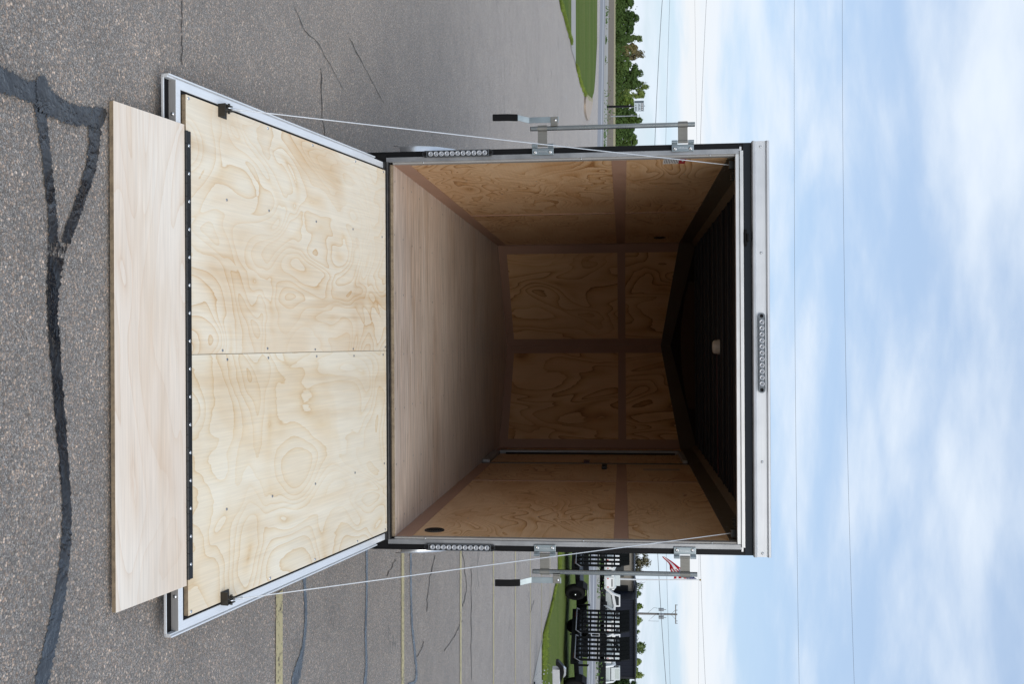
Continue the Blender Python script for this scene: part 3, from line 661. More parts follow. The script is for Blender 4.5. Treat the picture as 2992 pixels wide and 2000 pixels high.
# bar locks, swung out to the sides
def bar_lock(s):
    X = lambda a, b: sorted((s * a, s * b))
    root = MB().cyl((s * 1.187, -.030, 1.253), (s * 1.187, -.030, 2.120), .0125, n=18).build('bar_lock', M['zinc_tube'], T)
    MB().cyl((s * 1.187, -.030, 1.2500), (s * 1.187, -.030, 1.2528), .0122, n=16).build('tube_end', M['black_matt'], root)
    for zb in (1.315, 2.057):
        z0, z1 = zb - .058, zb + .058
        p = MB().box(*X(1.048, 1.085), -.0150, -.0115, z0, z1)
        # the plate bends out into two hinge knuckles with the arm's knuckle between
        p.box(*X(1.0852, 1.094), -.022, -.0115, z0, z0 + .030).box(*X(1.0852, 1.094), -.022, -.0115, z1 - .030, z1)
        p.cyl((s * 1.098, -.024, z0), (s * 1.098, -.024, z0 + .030), .0085, n=12).cyl((s * 1.098, -.024, z1 - .030), (s * 1.098, -.024, z1), .0085, n=12)
        br = p.build('lock_bracket', M['zinc'], root, .002)
        MB().cyl((s * 1.098, -.024, zb - .026), (s * 1.098, -.024, zb + .026), .0080, n=12).box(*X(1.100, 1.186), -.028, -.0245, zb - .025, zb + .025).build('lock_arm', M['zinc_dark'], root, .001)
        MB().cyl((s * 1.187, -.030, zb - .026), (s * 1.187, -.030, zb + .026), .0142, n=16).box(*X(1.193, 1.2035), -.036, -.026, zb - .024, zb + .024).build('arm_clip', M['zinc_dark'], root, .001)
        for dz in (-.040, .041):
            MB().lathe((s * 1.063, -.0152, zb + dz), (0, -1, 0), [(0, .0105), (.003, .0095), (.006, .006), (.0065, .0035), (.004, .003), (.004, 0)], 16).build('screw', M['steel'], br)
        tx = bpy.data.curves.new('lettering', 'FONT'); tx.body = 'IMPERIAL'; tx.size = .0135; tx.align_x = 'CENTER'; tx.align_y = 'CENTER'; tx.extrude = .0004
        tmp = bpy.data.objects.new('lettering_curve', tx); col.objects.link(tmp); bpy.context.view_layer.update()
        me_ = bpy.data.meshes.new_from_object(tmp.evaluated_get(bpy.context.evaluated_depsgraph_get())); bpy.data.objects.remove(tmp)
        me_.name = 'lettering'; me_.materials.clear(); me_.materials.append(M['steel'])
        to = bpy.data.objects.new('lettering', me_); col.objects.link(to); to.parent = br
        # text runs down the plate on the right lock and up on the left one
        tdir = Vector((0, 0, -s)); tup = Vector((s, 0, 0)); nr = tdir.cross(tup)
        mt = Matrix((tdir, tup, nr)).transposed().to_4x4(); mt.translation = Vector((s * 1.066, -.0154, zb)); to.matrix_local = mt
    # handle hanging from a pivot tab
    MB().box(*X(1.196, 1.204), -.046, -.030, 1.360, 1.398).box(*X(1.204, 1.244), -.0500, -.0465, 1.360, 1.398).build('handle_tab', M['zinc_dark'], root, .001)
    path = [(1.403, 1.230, -.0455), (1.30, 1.230, -.0455), (1.245, 1.230, -.0450), (1.215, 1.236, -.052), (1.185, 1.243, -.058)]
    hd = MB(); hw = .0155; vs = []
    for z, x, y in path: vs += [(s * (x - hw), y, z), (s * (x + hw), y, z), (s * (x + hw), y + .004, z), (s * (x - hw), y + .004, z)]
    fs = []
    for i in range(len(path) - 1):
        for k in range(4): fs.append((4*i+k, 4*i+(k+1)%4, 4*(i+1)+(k+1)%4, 4*(i+1)+k))
    fs += [(0, 3, 2, 1), tuple(4*(len(path)-1)+k for k in range(4))]
    if s < 0: fs = [f[::-1] for f in fs]
    hd.add(vs, [f[::-1] for f in fs]); ho = hd.build('lock_handle', M['zinc'], root, .001)
    gp = MB(); gv = []
    gpath = [(1.185, 1.243, -.058), (1.13, 1.2455, -.061), (1.05, 1.246, -.062)]
    for z, x, y in gpath: gv += [(s * (x - .0185), y - .003, z), (s * (x + .0185), y - .003, z), (s * (x + .0185), y + .007, z), (s * (x - .0185), y + .007, z)]
    gf = [(4*i+k, 4*i+(k+1)%4, 4*(i+1)+(k+1)%4, 4*(i+1)+k) for i in range(2) for k in range(4)] + [(0, 3, 2, 1), (8, 9, 10, 11)]
    if s < 0: gf = [f[::-1] for f in gf]
    gp.add(gv, [f[::-1] for f in gf]).build('grip', M['grip'], ho, .004)
    MB().lathe((s * 1.226, -.0502, 1.386), (0, -1, 0), [(0, .0075), (.003, .006), (.004, .002)], 12).build('rivet', M['steel'], ho)
for s in (-1, 1): bar_lock(s)

# warning label on the left wall
lb = MB().box(-HW, -HW + .0008, .052, .200, 1.960, 2.080).build('warning_label', plain('label_white', (.62, .60, .58), .5, var=.05), T)
MB().box(-HW + .0008, -HW + .0012, .052, .200, 2.044, 2.080).build('label_header', plain('label_red', (.30, .02, .03), .5, var=.1), lb)
tl = MB()
for k in range(9): tl.box(-HW + .0008, -HW + .0011, .060, .188 - random.uniform(0, .02), 1.967 + k * .0088, 1.970 + k * .0088)
tag(tl.build('label_print', M['black_matt'], lb), kind='stuff')
tr_ = MB().box(-HW + .0012, -HW + .0014, .066, .098, 2.056, 2.072).box(-HW + .0012, -HW + .0014, .104, .138, 2.060, 2.068); tr_.build('label_mark', M['white_plastic'], lb)
MB().box(HW - .0012, HW - .0002, 2.98, 3.10, 1.90, 2.20).build('faint_label', plain('faint_label', (.42, .33, .25), .5, var=.1), T)

# axles, wheels, fenders, frame
for s in (-1, 1):
    fp = [(1.03, .30), (1.04, .42), (1.09, .54), (1.17, .63), (1.28, .685), (1.42, .70), (2.62, .70), (2.76, .685), (2.87, .63), (2.95, .54), (3.0, .42), (3.01, .30)]
    f = MB(); xi, xo = s * 1.089, s * 1.325; n = len(fp); vs = []
    th = .004
    for y, z in fp: vs += [(xi, y, z), (xo - s * .012, y, z), (xo, y, z - .010), (xo, y, z - .040)]
    fs = [(4*i+k, 4*i+k+1, 4*i+k+5, 4*i+k+4) for i in range(n-1) for k in range(3)]
    if s > 0: fs = [q[::-1] for q in fs]
    f.add(vs, fs, True); fo = f.build('fender', M['fender_metal'], T)
    sm = fo.modifiers.new('solid', 'SOLIDIFY'); sm.thickness = .004; sm.offset = 0
    for y in (1.44, 2.33):
        wh = MB().lathe((s * 1.20, y, .36), (s, 0, 0), [(-.10, .20), (-.10, .30), (-.085, .345), (-.05, .36), (.05, .36), (.085, .345), (.10, .30), (.10, .20)], 40).build('wheel', M['rubber'], T)
        MB().lathe((s * 1.20, y, .36), (s, 0, 0), [(.02, .0), (.05, .05), (.045, .10), (.03, .16), (.08, .20), (.085, .205)], 28).build('rim', M['fender_metal'], wh)
        W_('axle', 'black_matt', MB().cyl((0, y, .36), (s * 1.12, y, .36), .035, n=10))
    W_('frame_rail', 'black_matt', MB().box(*sorted((s * .95, s * 1.05)), .03, YB + .3, .30, .44))
W_('rear_crossmember', 'black_matt', MB().box(-1.04, 1.04, .02, .12, .28, .438))
W_('tongue', 'black_matt', MB().cyl((-.9, 4.9, .38), (0, 6.7, .38), .05, n=8).cyl((.9, 4.9, .38), (0, 6.7, .38), .05, n=8))
W_('tongue_jack', 'black_matt', MB().cyl((0, 6.5, .02), (0, 6.5, .8), .035, n=12).cyl((0, 6.5, .0), (0, 6.5, .02), .09, n=16))

# ramp door: local -y runs down the ramp, z is out of its face
LR = 1.784
RA = MB()
for s in (-1, 1):
    X = lambda a, b: sorted((s * a, s * b))
    RA.box(*X(.996, 1.029), -1.828, .006, -.047, -.012).box(*X(1.029, 1.036), -1.868, -.10, -.047, -.020).box(*X(1.036, 1.0425), -1.868, -.10, -.047, -.013)
RA.box(-1.029, 1.029, -1.828, -1.800, -.046, -.0115)
RA.box(-1.042, 1.042, -1.868, -1.864, -.047, -.036)
ramp = RA.build('ramp_door', M['alu_ramp'], T, .0015)
ramp.location = (0, -.03, .4575); ramp.rotation_euler = (R(11.31), 0, 0)
P = lambda nm, mat, mb, bv=0.0: mb.build(nm, M[mat], ramp, bv)
P('end_web', 'alu_web', MB().box(-1.026, 1.026, -1.8302, -1.8284, -.044, -.0125))
P('end_channel', 'black_paint', MB().box(-1.034, 1.034, -1.8635, -1.8305, -.0465, -.042))
for xa_ in (-.9955, .984): P('rail_gap_shade', 'rubber', MB().box(xa_, xa_ + .0115, -1.80, .0, -.030, -.014))  # black filler strips for the shade between plywood and side rails
P('ramp_skin', 'black_paint', MB().box(-1.03, 1.03, -1.82, 0, -.060, -.0472))
P('plywood_sheet', 'ramp_ply', MB().box(-.9825, -.0022, -LR, 0, -.018, 0), .001)
P('plywood_sheet', 'ramp_ply_plain', MB().box(-.0002, .9825, -LR, 0, -.018, -.0006), .001)
P('plywood_edge', 'ply_edge', MB().box(-.982, .982, -LR - .0012, -LR - .0002, -.018, -.0008))
ps = P('panel_screw', 'screw_dark', MB().lathe((0, 0, 0), (0, 0, 1), [(0, .0058), (.0012, .0050), (.0014, .0016), (.0002, .001), (.0002, 0)], 12))
ss = P('edge_screw', 'steel', MB().lathe((0, 0, 0), (0, 0, 1), [(0, .0065), (.0014, .0055), (.0016, .0016), (.0003, .001), (.0003, 0)], 12))
first = True
cols_ = [-.032, -.40, -.80, -1.20, -1.535]
for y in cols_:
    for x in (-.018, .004 + .014, -.62, .615):
        pt = (x + random.uniform(-.006, .006), y + random.uniform(-.02, .02), .0004)
        if first: ps.location = pt; first = False
        else: link_copy(ps, ramp, pt)
first = True
for y in [-.03, -.365, -.81, -1.205, -1.768]:
    for s in (-1, 1):
        pt = (s * .970, y, .0004)
        if first: ss.location = pt; first = False
        else: link_copy(ss, ramp, pt)
ws = P('web_screw', 'steel', MB().lathe((0, 0, 0), (0, -1, 0), [(0, .0075), (.003, .006), (.004, .002)], 12)); ws.location = (-.90, -1.8303, -.026)
link_copy(ws, ramp, (.90, -1.8303, -.026))
# piano hinge
hg = MB().box(-.845, .845, -LR + .0005, -LR + .025, .0004, .0032)
for k in range(34):
    a = -.845 + k * 1.69 / 34; hg.cyl((a + .0008, -LR - .004, .003), (a + 1.69 / 34 - .0008, -LR - .004, .003), .0068, n=10)
P('piano_hinge', 'hinge', hg)
hs = P('hinge_screw', 'steel', MB().lathe((0, 0, 0), (0, 0, 1), [(0, .0062), (.0015, .0052), (.0022, .002), (.0022, 0)], 12)); hs.location = (-.79, -LR + .014, .0033)
for k in range(1, 16): link_copy(hs, ramp, (-.79 + k * .1053, -LR + .014, .0033))
P('ramp_flap', 'flap_ply', MB().add([(-.866, -LR - .011, .001), (.866, -LR - .011, .001), (.866, -2.190, .003), (-.866, -2.190, .003),
   (-.866, -LR - .011, -.017), (.866, -LR - .011, -.017), (.866, -2.190, -.0125), (-.866, -2.190, -.0125)],
   [(0, 3, 2, 1), (4, 5, 6, 7), (0, 4, 7, 3), (1, 2, 6, 5), (3, 7, 6, 2), (0, 1, 5, 4)]), .0008)
P('flap_edge', 'ply_edge', MB().box(-.865, .865, -2.1915, -2.1903, -.0122, .0024))
# cable brackets on the ramp and the lift cables up to the header
CB = (.972, -1.572)
for s in (-1, 1):
    X = lambda a, b: sorted((s * a, s * b))
    bx, by = CB
    b = MB().box(*X(bx - .030, bx + .022), by - .004, by + .052, .0004, .004)
    b.box(*X(bx - .030, bx + .022), by - .004, by, .004, .034).box(*X(bx - .004, bx), by, by + .050, .004, .034).box(*X(bx + .016, bx + .020), by, by + .050, .004, .034)
    b.cyl((s * (bx - .012), by + .036, .024), (s * (bx + .028), by + .036, .024), .005, n=10)
    br = P('cable_bracket', 'bracket', b, .001)
    P('cable_eye', 'steel', MB().tube([(s * (bx + .008), by + .034 + .012 * math.cos(t * .5), .026 + .012 * math.sin(t * .5)) for t in range(13)], .003, 6))
    P('cable_ferrule', 'cable', MB().cyl((s * (bx + .009), by + .048, .030), (s * (bx + .0085), by + .080, .046), .0055, n=10))
    mw = Matrix.Translation(ramp.location) @ Matrix.Rotation(R(11.31), 4, 'X')
    p0 = mw @ Vector((s * (bx + .009), by + .046, .029)); p1 = Vector((s * .985, .075, 2.312))
    pts = [p0.lerp(p1, t / 10) + Vector((0, 0, -.012 * math.sin(math.pi * t / 10))) for t in range(11)]
    MB().tube(pts, .0024, 8).build('lift_cable', M['cable'], T)
    W_('pulley_bracket', 'bracket', MB().box(*sorted((s * .965, s * 1.005)), .060, .10, 2.305, 2.345))
    co = MB(); co.tube([(s * (.90 + .0035 * t / 2.0), .085 + .022 * math.cos(t), 2.335 + .022 * math.sin(t)) for t in range(30)], .0032, 5)
    W_('door_spring', 'bracket', co)

# ------------------------------------------------------------------ things beyond the lot
M['trailer_black'] = plain('trailer_black', (.005, .005, .006), .4, spec=.18)
M['trailer_grey'] = plain('trailer_edge_grey', (.16, .17, .20), .4)
M['machine_white'] = plain('machine_white', (.52, .56, .56), .4, var=.06)
M['machine_bright'] = plain('machine_bright', (.78, .79, .79), .4, var=.05)
M['machine_dark'] = plain('machine_dark', (.010, .011, .013), .6, spec=.2)
M['glass_dark'] = plain('dark_glass', (.012, .015, .017), .12, spec=.6)
M['glass_pale'] = plain('pale_glass', (.30, .36, .35), .15, spec=.6)
M['red'] = plain('red_sticker', (.45, .03, .02), .5)
M['sticker'] = plain('white_sticker', (.50, .53, .58), .5)

def wheel_bits(parent, c, axis, r, wdt):
    wh = MB().lathe(c, axis, [(-wdt/2, r*.6), (-wdt/2, r*.86), (-wdt*.35, r*.97), (0, r), (wdt*.35, r*.97), (wdt/2, r*.86), (wdt/2, r*.62)], 28).build('wheel', M['rubber'], parent)
    MB().lathe(c, axis, [(wdt*.30, .0), (wdt*.42, r*.12), (wdt*.30, r*.18), (wdt*.26, r*.5), (wdt*.48, r*.6), (wdt*.5, r*.64)], 24).build('rim', M['trailer_black'], wh)
    MB().lathe(c, axis, [(wdt*.40, r*.11), (wdt*.58, r*.09), (wdt*.6, .0)], 10).build('hub_cap', M['steel'], wh)
    for k in range(5):
        t = 2*math.pi*k/5; ax = Vector(axis); a_ = ax.orthogonal().normalized(); b_ = ax.cross(a_)
        p = Vector(c) + ax*wdt*.30 + (a_*math.cos(t) + b_*math.sin(t))*r*.3
        MB().cyl(p, p + ax*.02, .012, n=6).build('lug_nut', M['steel'], wh)

def equipment_trailer(label, loc, rz):
    t = empty('equipment_trailer', loc, rz); tag(t, label, 'trailer', 'black equipment trailers parked on the grass')
    # local: +y runs from the rear to the tongue, x across; the right side is x = 0
    Wd, Ln = 1.86, 3.3
    fr_ = MB().box(-Wd, -Wd + .07, 0, Ln, .32, .46).box(-.07, 0, 0, Ln, .32, .46).box(-Wd, 0, -.06, .06, .22, .44).box(-Wd, 0, Ln - .06, Ln, .32, .46)
    for k in range(6): fr_.box(-Wd + .07, -.07, .4 + k * .5, .47 + k * .5, .33, .43)
    fr_.build('trailer_frame', M['trailer_black'], t)
    for k in range(9): MB().box(-Wd + .075 + k * .19, -Wd + .255 + k * .19, .06, Ln - .06, .432, .465).build('deck_board', M['machine_dark'], t)
    for s_ in (0, 1):
        xc = .05 if s_ == 0 else -Wd - .05; ax = (1, 0, 0) if s_ == 0 else (-1, 0, 0)
        wheel_bits(t, (xc + (.06 if s_ == 0 else -.06), .95, .31), ax, .31, .20)
        xa, xb = (.0, .24) if s_ == 0 else (-Wd - .24, -Wd)
        fp = [(.50, .36), (.56, .56), (.70, .68), (1.20, .68), (1.36, .56), (1.42, .36)]
        fo = MB().prism(fp + [(y * .985 + .016, z - .03) for y, z in fp[::-1]], 'x', xa, xb).build('fender', M['trailer_black'], t)
        MB().box(xb - .012 if s_ == 0 else xa, xb + .002 if s_ == 0 else xa + .012, .70, 1.20, .68, .70).build('fender_edge', M['sticker'], fo)
        MB().box(xa, xb, 1.75, 2.4, .40, .64).build('tool_box', M['trailer_black'], t)
    MB().box(.0, .012, .10, Ln, .735, .765).build('side_rail', M['sticker'], t)
    for yy in (.1, 1.7, 2.5, 3.25): MB().box(-.04, .0, yy, yy + .05, .46, .75).build('rail_post', M['trailer_black'], t)
    for xx in (-.30, -Wd + .12): MB().box(xx, xx + .18, -.075, -.062, .30, .38).build('tail_lamp', M['dark_red'], t)
    MB().box(.0, .012, 2.60, 3.15, .46, .60).build('marker_plate', M['sticker'], t)
    MB().box(.012, .016, 2.60, 2.85, .36, .44).build('red_reflector', M['red'], t)
    MB().box(.012, .016, 2.86, 3.05, .36, .44).build('white_reflector', M['sticker'], t)
    tg = MB().cyl((-.25, Ln, .40), (-Wd/2, Ln + 1.3, .40), .05, n=8).cyl((-Wd + .25, Ln, .40), (-Wd/2, Ln + 1.3, .40), .05, n=8).box(-Wd/2 - .05, -Wd/2 + .05, Ln + 1.2, Ln + 1.5, .38, .50)
    tg.build('tongue', M['trailer_black'], t)
    MB().cyl((-Wd/2 + .13, Ln + 1.0, .0), (-Wd/2 + .13, Ln + 1.0, .95), .03, n=10).build('tongue_jack', M['trailer_black'], t)
    # two stand up ramps of flat bars with a tread plate toe
    rz_ = []
    for j, x0 in enumerate((-.86, -1.82)):
        rp = MB(); w_ = .80
        for k in range(6): a_ = x0 + k * (w_ - .04) / 5; rp.box(a_, a_ + .045, -.10, -.04, .34, 1.66)
        for zz in (.52, .75, .98, 1.22, 1.46, 1.63): rp.box(x0, x0 + w_, -.095, -.045, zz, zz + .045)
        ro = rp.build('loading_ramp', M['trailer_black'], t)
        for k in range(5):
            a_ = x0 + .01 + k * (w_ - .02) / 5
            MB().add([(a_, -.10, 1.665), (a_ + .145, -.10, 1.665), (a_ + .145, -.16, 1.93), (a_, -.16, 1.93), (a_, -.04, 1.665), (a_ + .145, -.04, 1.665), (a_ + .145, -.12, 1.93), (a_, -.12, 1.93)],
                     [(0, 1, 2, 3), (7, 6, 5, 4), (0, 4, 5, 1), (1, 5, 6, 2), (2, 6, 7, 3), (3, 7, 4, 0)]).build('ramp_tread', M['machine_dark'], ro)
        MB().tube([(x0 + .0, -.02, .50), (x0 + .0, -.16, .35), (x0 + w_, -.16, .35), (x0 + w_, -.02, .50)], .018, 6).build('ramp_stay', M['trailer_grey'], ro)
    return t
YAW = R(-52)                                   # tongue points right and away
pA = at(1662, 1645, 29.9); pB = at(1938, 1645, 29.2)
equipment_trailer('black equipment trailer with stand up ramps beside the open cargo trailer', (pA[0], pA[1], .012), YAW)
equipment_trailer('black equipment trailer with stand up ramps in front of the utility pole', (pB[0], pB[1], .012), YAW)
p3 = at(2215, 1645, 28.4)
t3 = equipment_trailer('black equipment trailer at the outer end of the row', (p3[0], p3[1], .012), YAW)

# aluminium trailer whose tongue reaches into the picture
pc = at(1952, 1590, 19.6)
C3 = empty('utility_trailer', (pc[0], pc[1] , 0), R(-78)); tag(C3, 'silver trailer tongue with black coupler, jack and hanging safety chains', 'trailer')
M['alu_plain'] = brushed('tongue_aluminium', (.62, .62, .63), .38, .8, 'y', .08)
MB().box(-.07, .07, .0, 2.2, .38, .52).box(-.9, .9, 2.2, 2.32, .38, .50).box(-.9, -.8, 2.32, 5.0, .38, .50).box(.8, .9, 2.32, 5.0, .38, .50).build('tongue', M['alu_plain'], C3, .006)
MB().prism([(-.16, .50), (-.06, .585), (.06, .61), (.28, .55), (.28, .53), (-.02, .525), (-.08, .45), (-.16, .45)], 'x', -.05, .05).build('coupler', M['trailer_black'], C3, .01)
MB().prism([(-.04, .60), (.01, .645), (.14, .64), (.20, .59), (.06, .61)], 'x', -.025, .025).build('coupler_latch', M['steel'], C3)
jk = MB().cyl((.0, .42, .03), (0, .42, .50), .028, n=12).cyl((0, .42, .50), (0, .42, .95), .038, n=12).build('tongue_jack', M['trailer_grey'], C3)
MB().cyl((0, .42, .008), (0, .42, .03), .09, n=20).build('jack_foot', M['machine_dark'], jk)
MB().tube([(0, .42, .92), (.14, .42, .92), (.14, .36, .92), (.14, .36, .80)], .010, 6).build('jack_handle', M['trailer_black'], jk)
for s in (-1, 1):
    ch = MB()
    for k in range(15):
        t = k / 14; y = .06 + .30 * t; z = .38 - .33 * math.sin(math.pi * min(1, t * .95)) ** .8; x = s * (.07 - .03 * t)
        if k % 2: ch.box(x - .014, x + .014, y - .006, y + .006, z - .004, z + .004)
        else: ch.box(x - .005, x + .005, y - .013, y + .013, z - .012, z + .012)
    tag(ch.build('safety_chain', M['steel'], C3), kind='stuff')
MB().tube([(.02, .62, .42), (.03, .55, .25), (.05, .50, .16), (.05, .46, .10)], .009, 6).build('plug_lead', M['black_matt'], C3)
MB().cyl((.05, .46, .11), (.05, .45, .03), .022, n=10).build('plug', M['black_matt'], C3)
for s in (-1, 1): wheel_bits(C3, (s * 1.0, 3.4, .31), (s, 0, 0), .31, .2)

# compact machines in a row behind the road
def machine(label, u, dist, rz, style):
    p = at(u, 1752, dist)
    t = empty('skid_steer_loader', (p[0], p[1], -.05), rz); tag(t, label, 'loader', 'white compact loaders parked in a row')
    for s in (-1, 1):
        MB().prism([(-.75, .06), (-.85, .22), (-.70, .48), (.70, .48), (.85, .22), (.75, .0), (-.70, .0)], 'x', *sorted((s * .52, s * .74))).build('track', M['machine_dark'], t, .03)
        MB().prism([(-.95, .95), (-.95, 1.12), (-.3, 1.30), (.55, 1.12), (1.10, .42), (1.02, .30), (.45, .95), (-.4, 1.10)], 'x', *sorted((s * .50, s * .60))).build('lift_arm', M['machine_bright'], t, .015)
    MB().prism([(-.95, .40), (-.95, 1.20), (-.45, 1.25), (-.40, .95), (.60, .90), (.62, .40)], 'x', -.49, .49).build('body', M['machine_white'], t, .03)
    cb = MB().prism([(-.45, .95), (-.42, 1.60), (.40, 1.60), (.58, .95)], 'x', -.44, .44).build('cab', M['machine_white' if style else 'machine_bright'], t, .03)
    MB().prism([(-.34, 1.02), (-.32, 1.50), (.32, 1.50), (.46, 1.02)], 'x', -.455, .455).build('side_window', M['glass_dark'], cb)
    MB().add([(-.36, .555, 1.02), (.36, .555, 1.02), (.34, .425, 1.54), (-.34, .425, 1.54)], [(0, 1, 2, 3)]).build('front_window', M['glass_pale' if style == 2 else 'glass_dark'], cb)
    rb = MB().box(-.40, .40, -.985, -.955, .55, 1.10).build('rear_door', M['machine_bright'], t, .01)
    MB().box(-.30, .30, -.992, -.986, .95, 1.03).build('rear_grille', M['machine_dark'], rb)
    for s in (-1, 1): MB().box(*sorted((s * .30, s * .38)), -.993, -.986, .62, .74).build('rear_lamp', M['red'], rb)
    MB().prism([(1.02, .12), (1.05, .55), (1.18, .60), (1.12, .20), (1.55, .08), (1.55, .04), (1.05, .04)], 'x', -.85, .85).build('bucket', M['machine_dark'], t, .01)
    return t
machine('white loader seen behind the ramps of the nearer black trailer', 1632, 78, R(15), 0)
machine('white loader with its back turned, left of the flagpole foot', 1690, 78, R(8), 1)
machine('white loader in side view with dark cab window, right of the flagpole', 1755, 80, R(82), 0)
machine('pale loader partly hidden behind the first upright ramp under the utility pole', 1812, 78, R(20), 1)
machine('pale loader in the gap between the two upright ramp pairs', 1858, 79, R(200), 0)
machine('pale loader partly hidden behind the second upright ramp', 1905, 78, R(30), 1)
machine('white loader with large pale cab window, last of its row', 1966, 74, R(172), 2)
machine('white loader standing beyond the row, next to the pale windowed one', 2035, 76, R(160), 1)

# buildings
M['navy'] = plain('navy_metal_siding', (.009, .012, .022), .5, var=.1, spec=.15)
M['navy_rib'] = plain('navy_rib', (.014, .018, .030), .5, var=.1, spec=.15)
M['tan_wall'] = plain('tan_block_wall', (.24, .22, .19), .8)
M['roof_grey'] = plain('grey_roof', (.02, .022, .028), .6, spec=.2)
def building(name, label, u0, u1, dist, ztop, wall, depth=14, ribs=True, base=-.1):
    a = at(u0, 1780, dist); b = at(u1, 1780, dist)
    t = empty(name, ((a[0] + b[0]) / 2, a[1], base)); tag(t, label, 'building')
    hw = (b[0] - a[0]) / 2
    wl_ = MB().box(-hw, hw, 0, depth, 0, ztop - base).build('wall', M[wall], t)
    if ribs:
        rb = MB(); k = -hw + .15
        while k < hw: rb.box(k, k + .06, -.035, -.001, .02, ztop - base - .05); k += .42
        tag(rb.build('siding_rib', M['navy_rib'], t), kind='stuff')
    MB().prism([(-.25, ztop - base), (depth + .25, ztop - base), (depth / 2, ztop - base + .02 * depth)], 'x', -hw - .2, hw + .2).build('roof', M['roof_grey'], t)
    MB().box(-hw - .2, hw + .2, -.32, -.26, ztop - base - .12, ztop - base + .03).build('eaves_trim', M['machine_dark' if ribs else 'roof_grey'], t)
    return t, hw
bn, hwn = building('metal_shed', 'long dark navy metal building behind the loaders', 1752, 1983, 118, 3.22, 'navy')
MB().box(-hwn * .25, -hwn * .05, -.06, -.04, .05, 2.6).build('roller_door', M['navy_rib'], bn)
MB().box(hwn - .25, hwn + .02, -.07, -.037, .0, 3.2).build('corner_trim', M['roof_grey'], bn)
bt, hwt = building('block_building', 'low tan building joined to the dark navy building', 1570, 1749, 122, 3.1, 'tan_wall', 12, False)
MB().box(hwt - 1.6, hwt - .1, -.10, -.04, .05, 2.5).build('shutter', M['machine_dark'], bt)
MB().box(hwt - 4.6, hwt - 2.6, -.05, -.03, 1.0, 2.0).build('window', M['glass_dark'], bt)

# flagpole with flag
fpd = 84
f0 = at(1692, 1775, fpd); f1 = at(1696, 2043, fpd)
FP = MB().tube([(f0[0], f0[1], -.1), (f0[0] + .03, f0[1], 3.0), (f1[0], f1[1], f1[2])], [.075, .06, .028], 10).build('flagpole', plain('flagpole_white', (.66, .67, .68), .4))
tag(FP, 'tall white flagpole in front of the tan building', 'flagpole')
MB().lathe((f1[0], f1[1], f1[2]), (0, 0, 1), [(0, .0), (.03, .06), (.08, .08), (.13, .06), (.16, .0)], 12).build('finial', plain('gold_finial', (.35, .24, .08), .3, .8), FP)
# the flag droops: stripes as separate cloth strips, canton with stars
def flag_pt(a, b):
    """a: 0 hoist .. 1 fly, b: 0 bottom .. 1 top; limp flag hanging in folds"""
    u = 1693 - 66 * a; top = 2036 - 106 * a + 13 * a * a; bot = 1968 - 10 * a - 22 * a * a + 3 * math.sin(a * 12)
    v = bot + (top - bot) * b
    p = Vector(at(u, v, fpd)); p.y += .22 * math.sin(a * 9 + b * 1.5) * a + .1 * math.sin(b * 6 + a * 4); return p
flag = empty('flag', at(1694, 2036, fpd)); tag(flag, 'limp flag with red and white stripes and a starred blue corner', 'flag')
fl0 = flag.location.copy()
M['flag_red'] = plain('flag_red', (.40, .012, .022), .9, spec=.1); M['flag_white'] = plain('flag_white', (.72, .71, .73), .8); M['flag_blue'] = plain('flag_blue', (.012, .018, .10), .9, spec=.1)
def cloth(a0, a1, b0, b1, mat, nm, na=14, nb=3, dy=0.0):
    mb = MB(); vs = []
    for i in range(na + 1):
        for j in range(nb + 1):
            p = flag_pt(a0 + (a1 - a0) * i / na, b0 + (b1 - b0) * j / nb) - fl0; p.y -= dy; vs.append(p)
    mb.add(vs, [(i*(nb+1)+j, (i+1)*(nb+1)+j, (i+1)*(nb+1)+j+1, i*(nb+1)+j+1) for i in range(na) for j in range(nb)], True)
    o = mb.build(nm, M[mat], flag); s_ = o.modifiers.new('solid', 'SOLIDIFY'); s_.thickness = .004; return o
for k in range(9):
    full = k < 5
    cloth(0 if full else .40, .46, k / 9, (k + 1) / 9, 'flag_red' if k % 2 == 0 else 'flag_white', 'stripe', 10 if full else 3, 2)
for k in range(3): cloth(.46, 1, k / 3, (k + 1) / 3, 'flag_white' if k == 1 else 'flag_red', 'stripe', 8, 2)
cloth(0, .40, 5 / 9, 1, 'flag_blue', 'canton', 8, 6)
st = MB()
for i in range(9):
    for j in range(6 if i % 2 == 0 else 5):
        a = .03 + .35 * i / 8; b = 5 / 9 + (4 / 9) * ((j + .5 + (.5 if i % 2 else 0)) / 6.2)
        if b > .97: continue
        c = flag_pt(a, b) - fl0; c.y -= .012; pts = []
        for q in range(10):
            r_ = .035 if q % 2 == 0 else .015; pts.append((c.x + r_ * math.sin(math.pi * q / 5), c.y, c.z + r_ * math.cos(math.pi * q / 5)))
        st.add(pts, [tuple(range(10))])
st.build('star_field', M['flag_white'], flag)

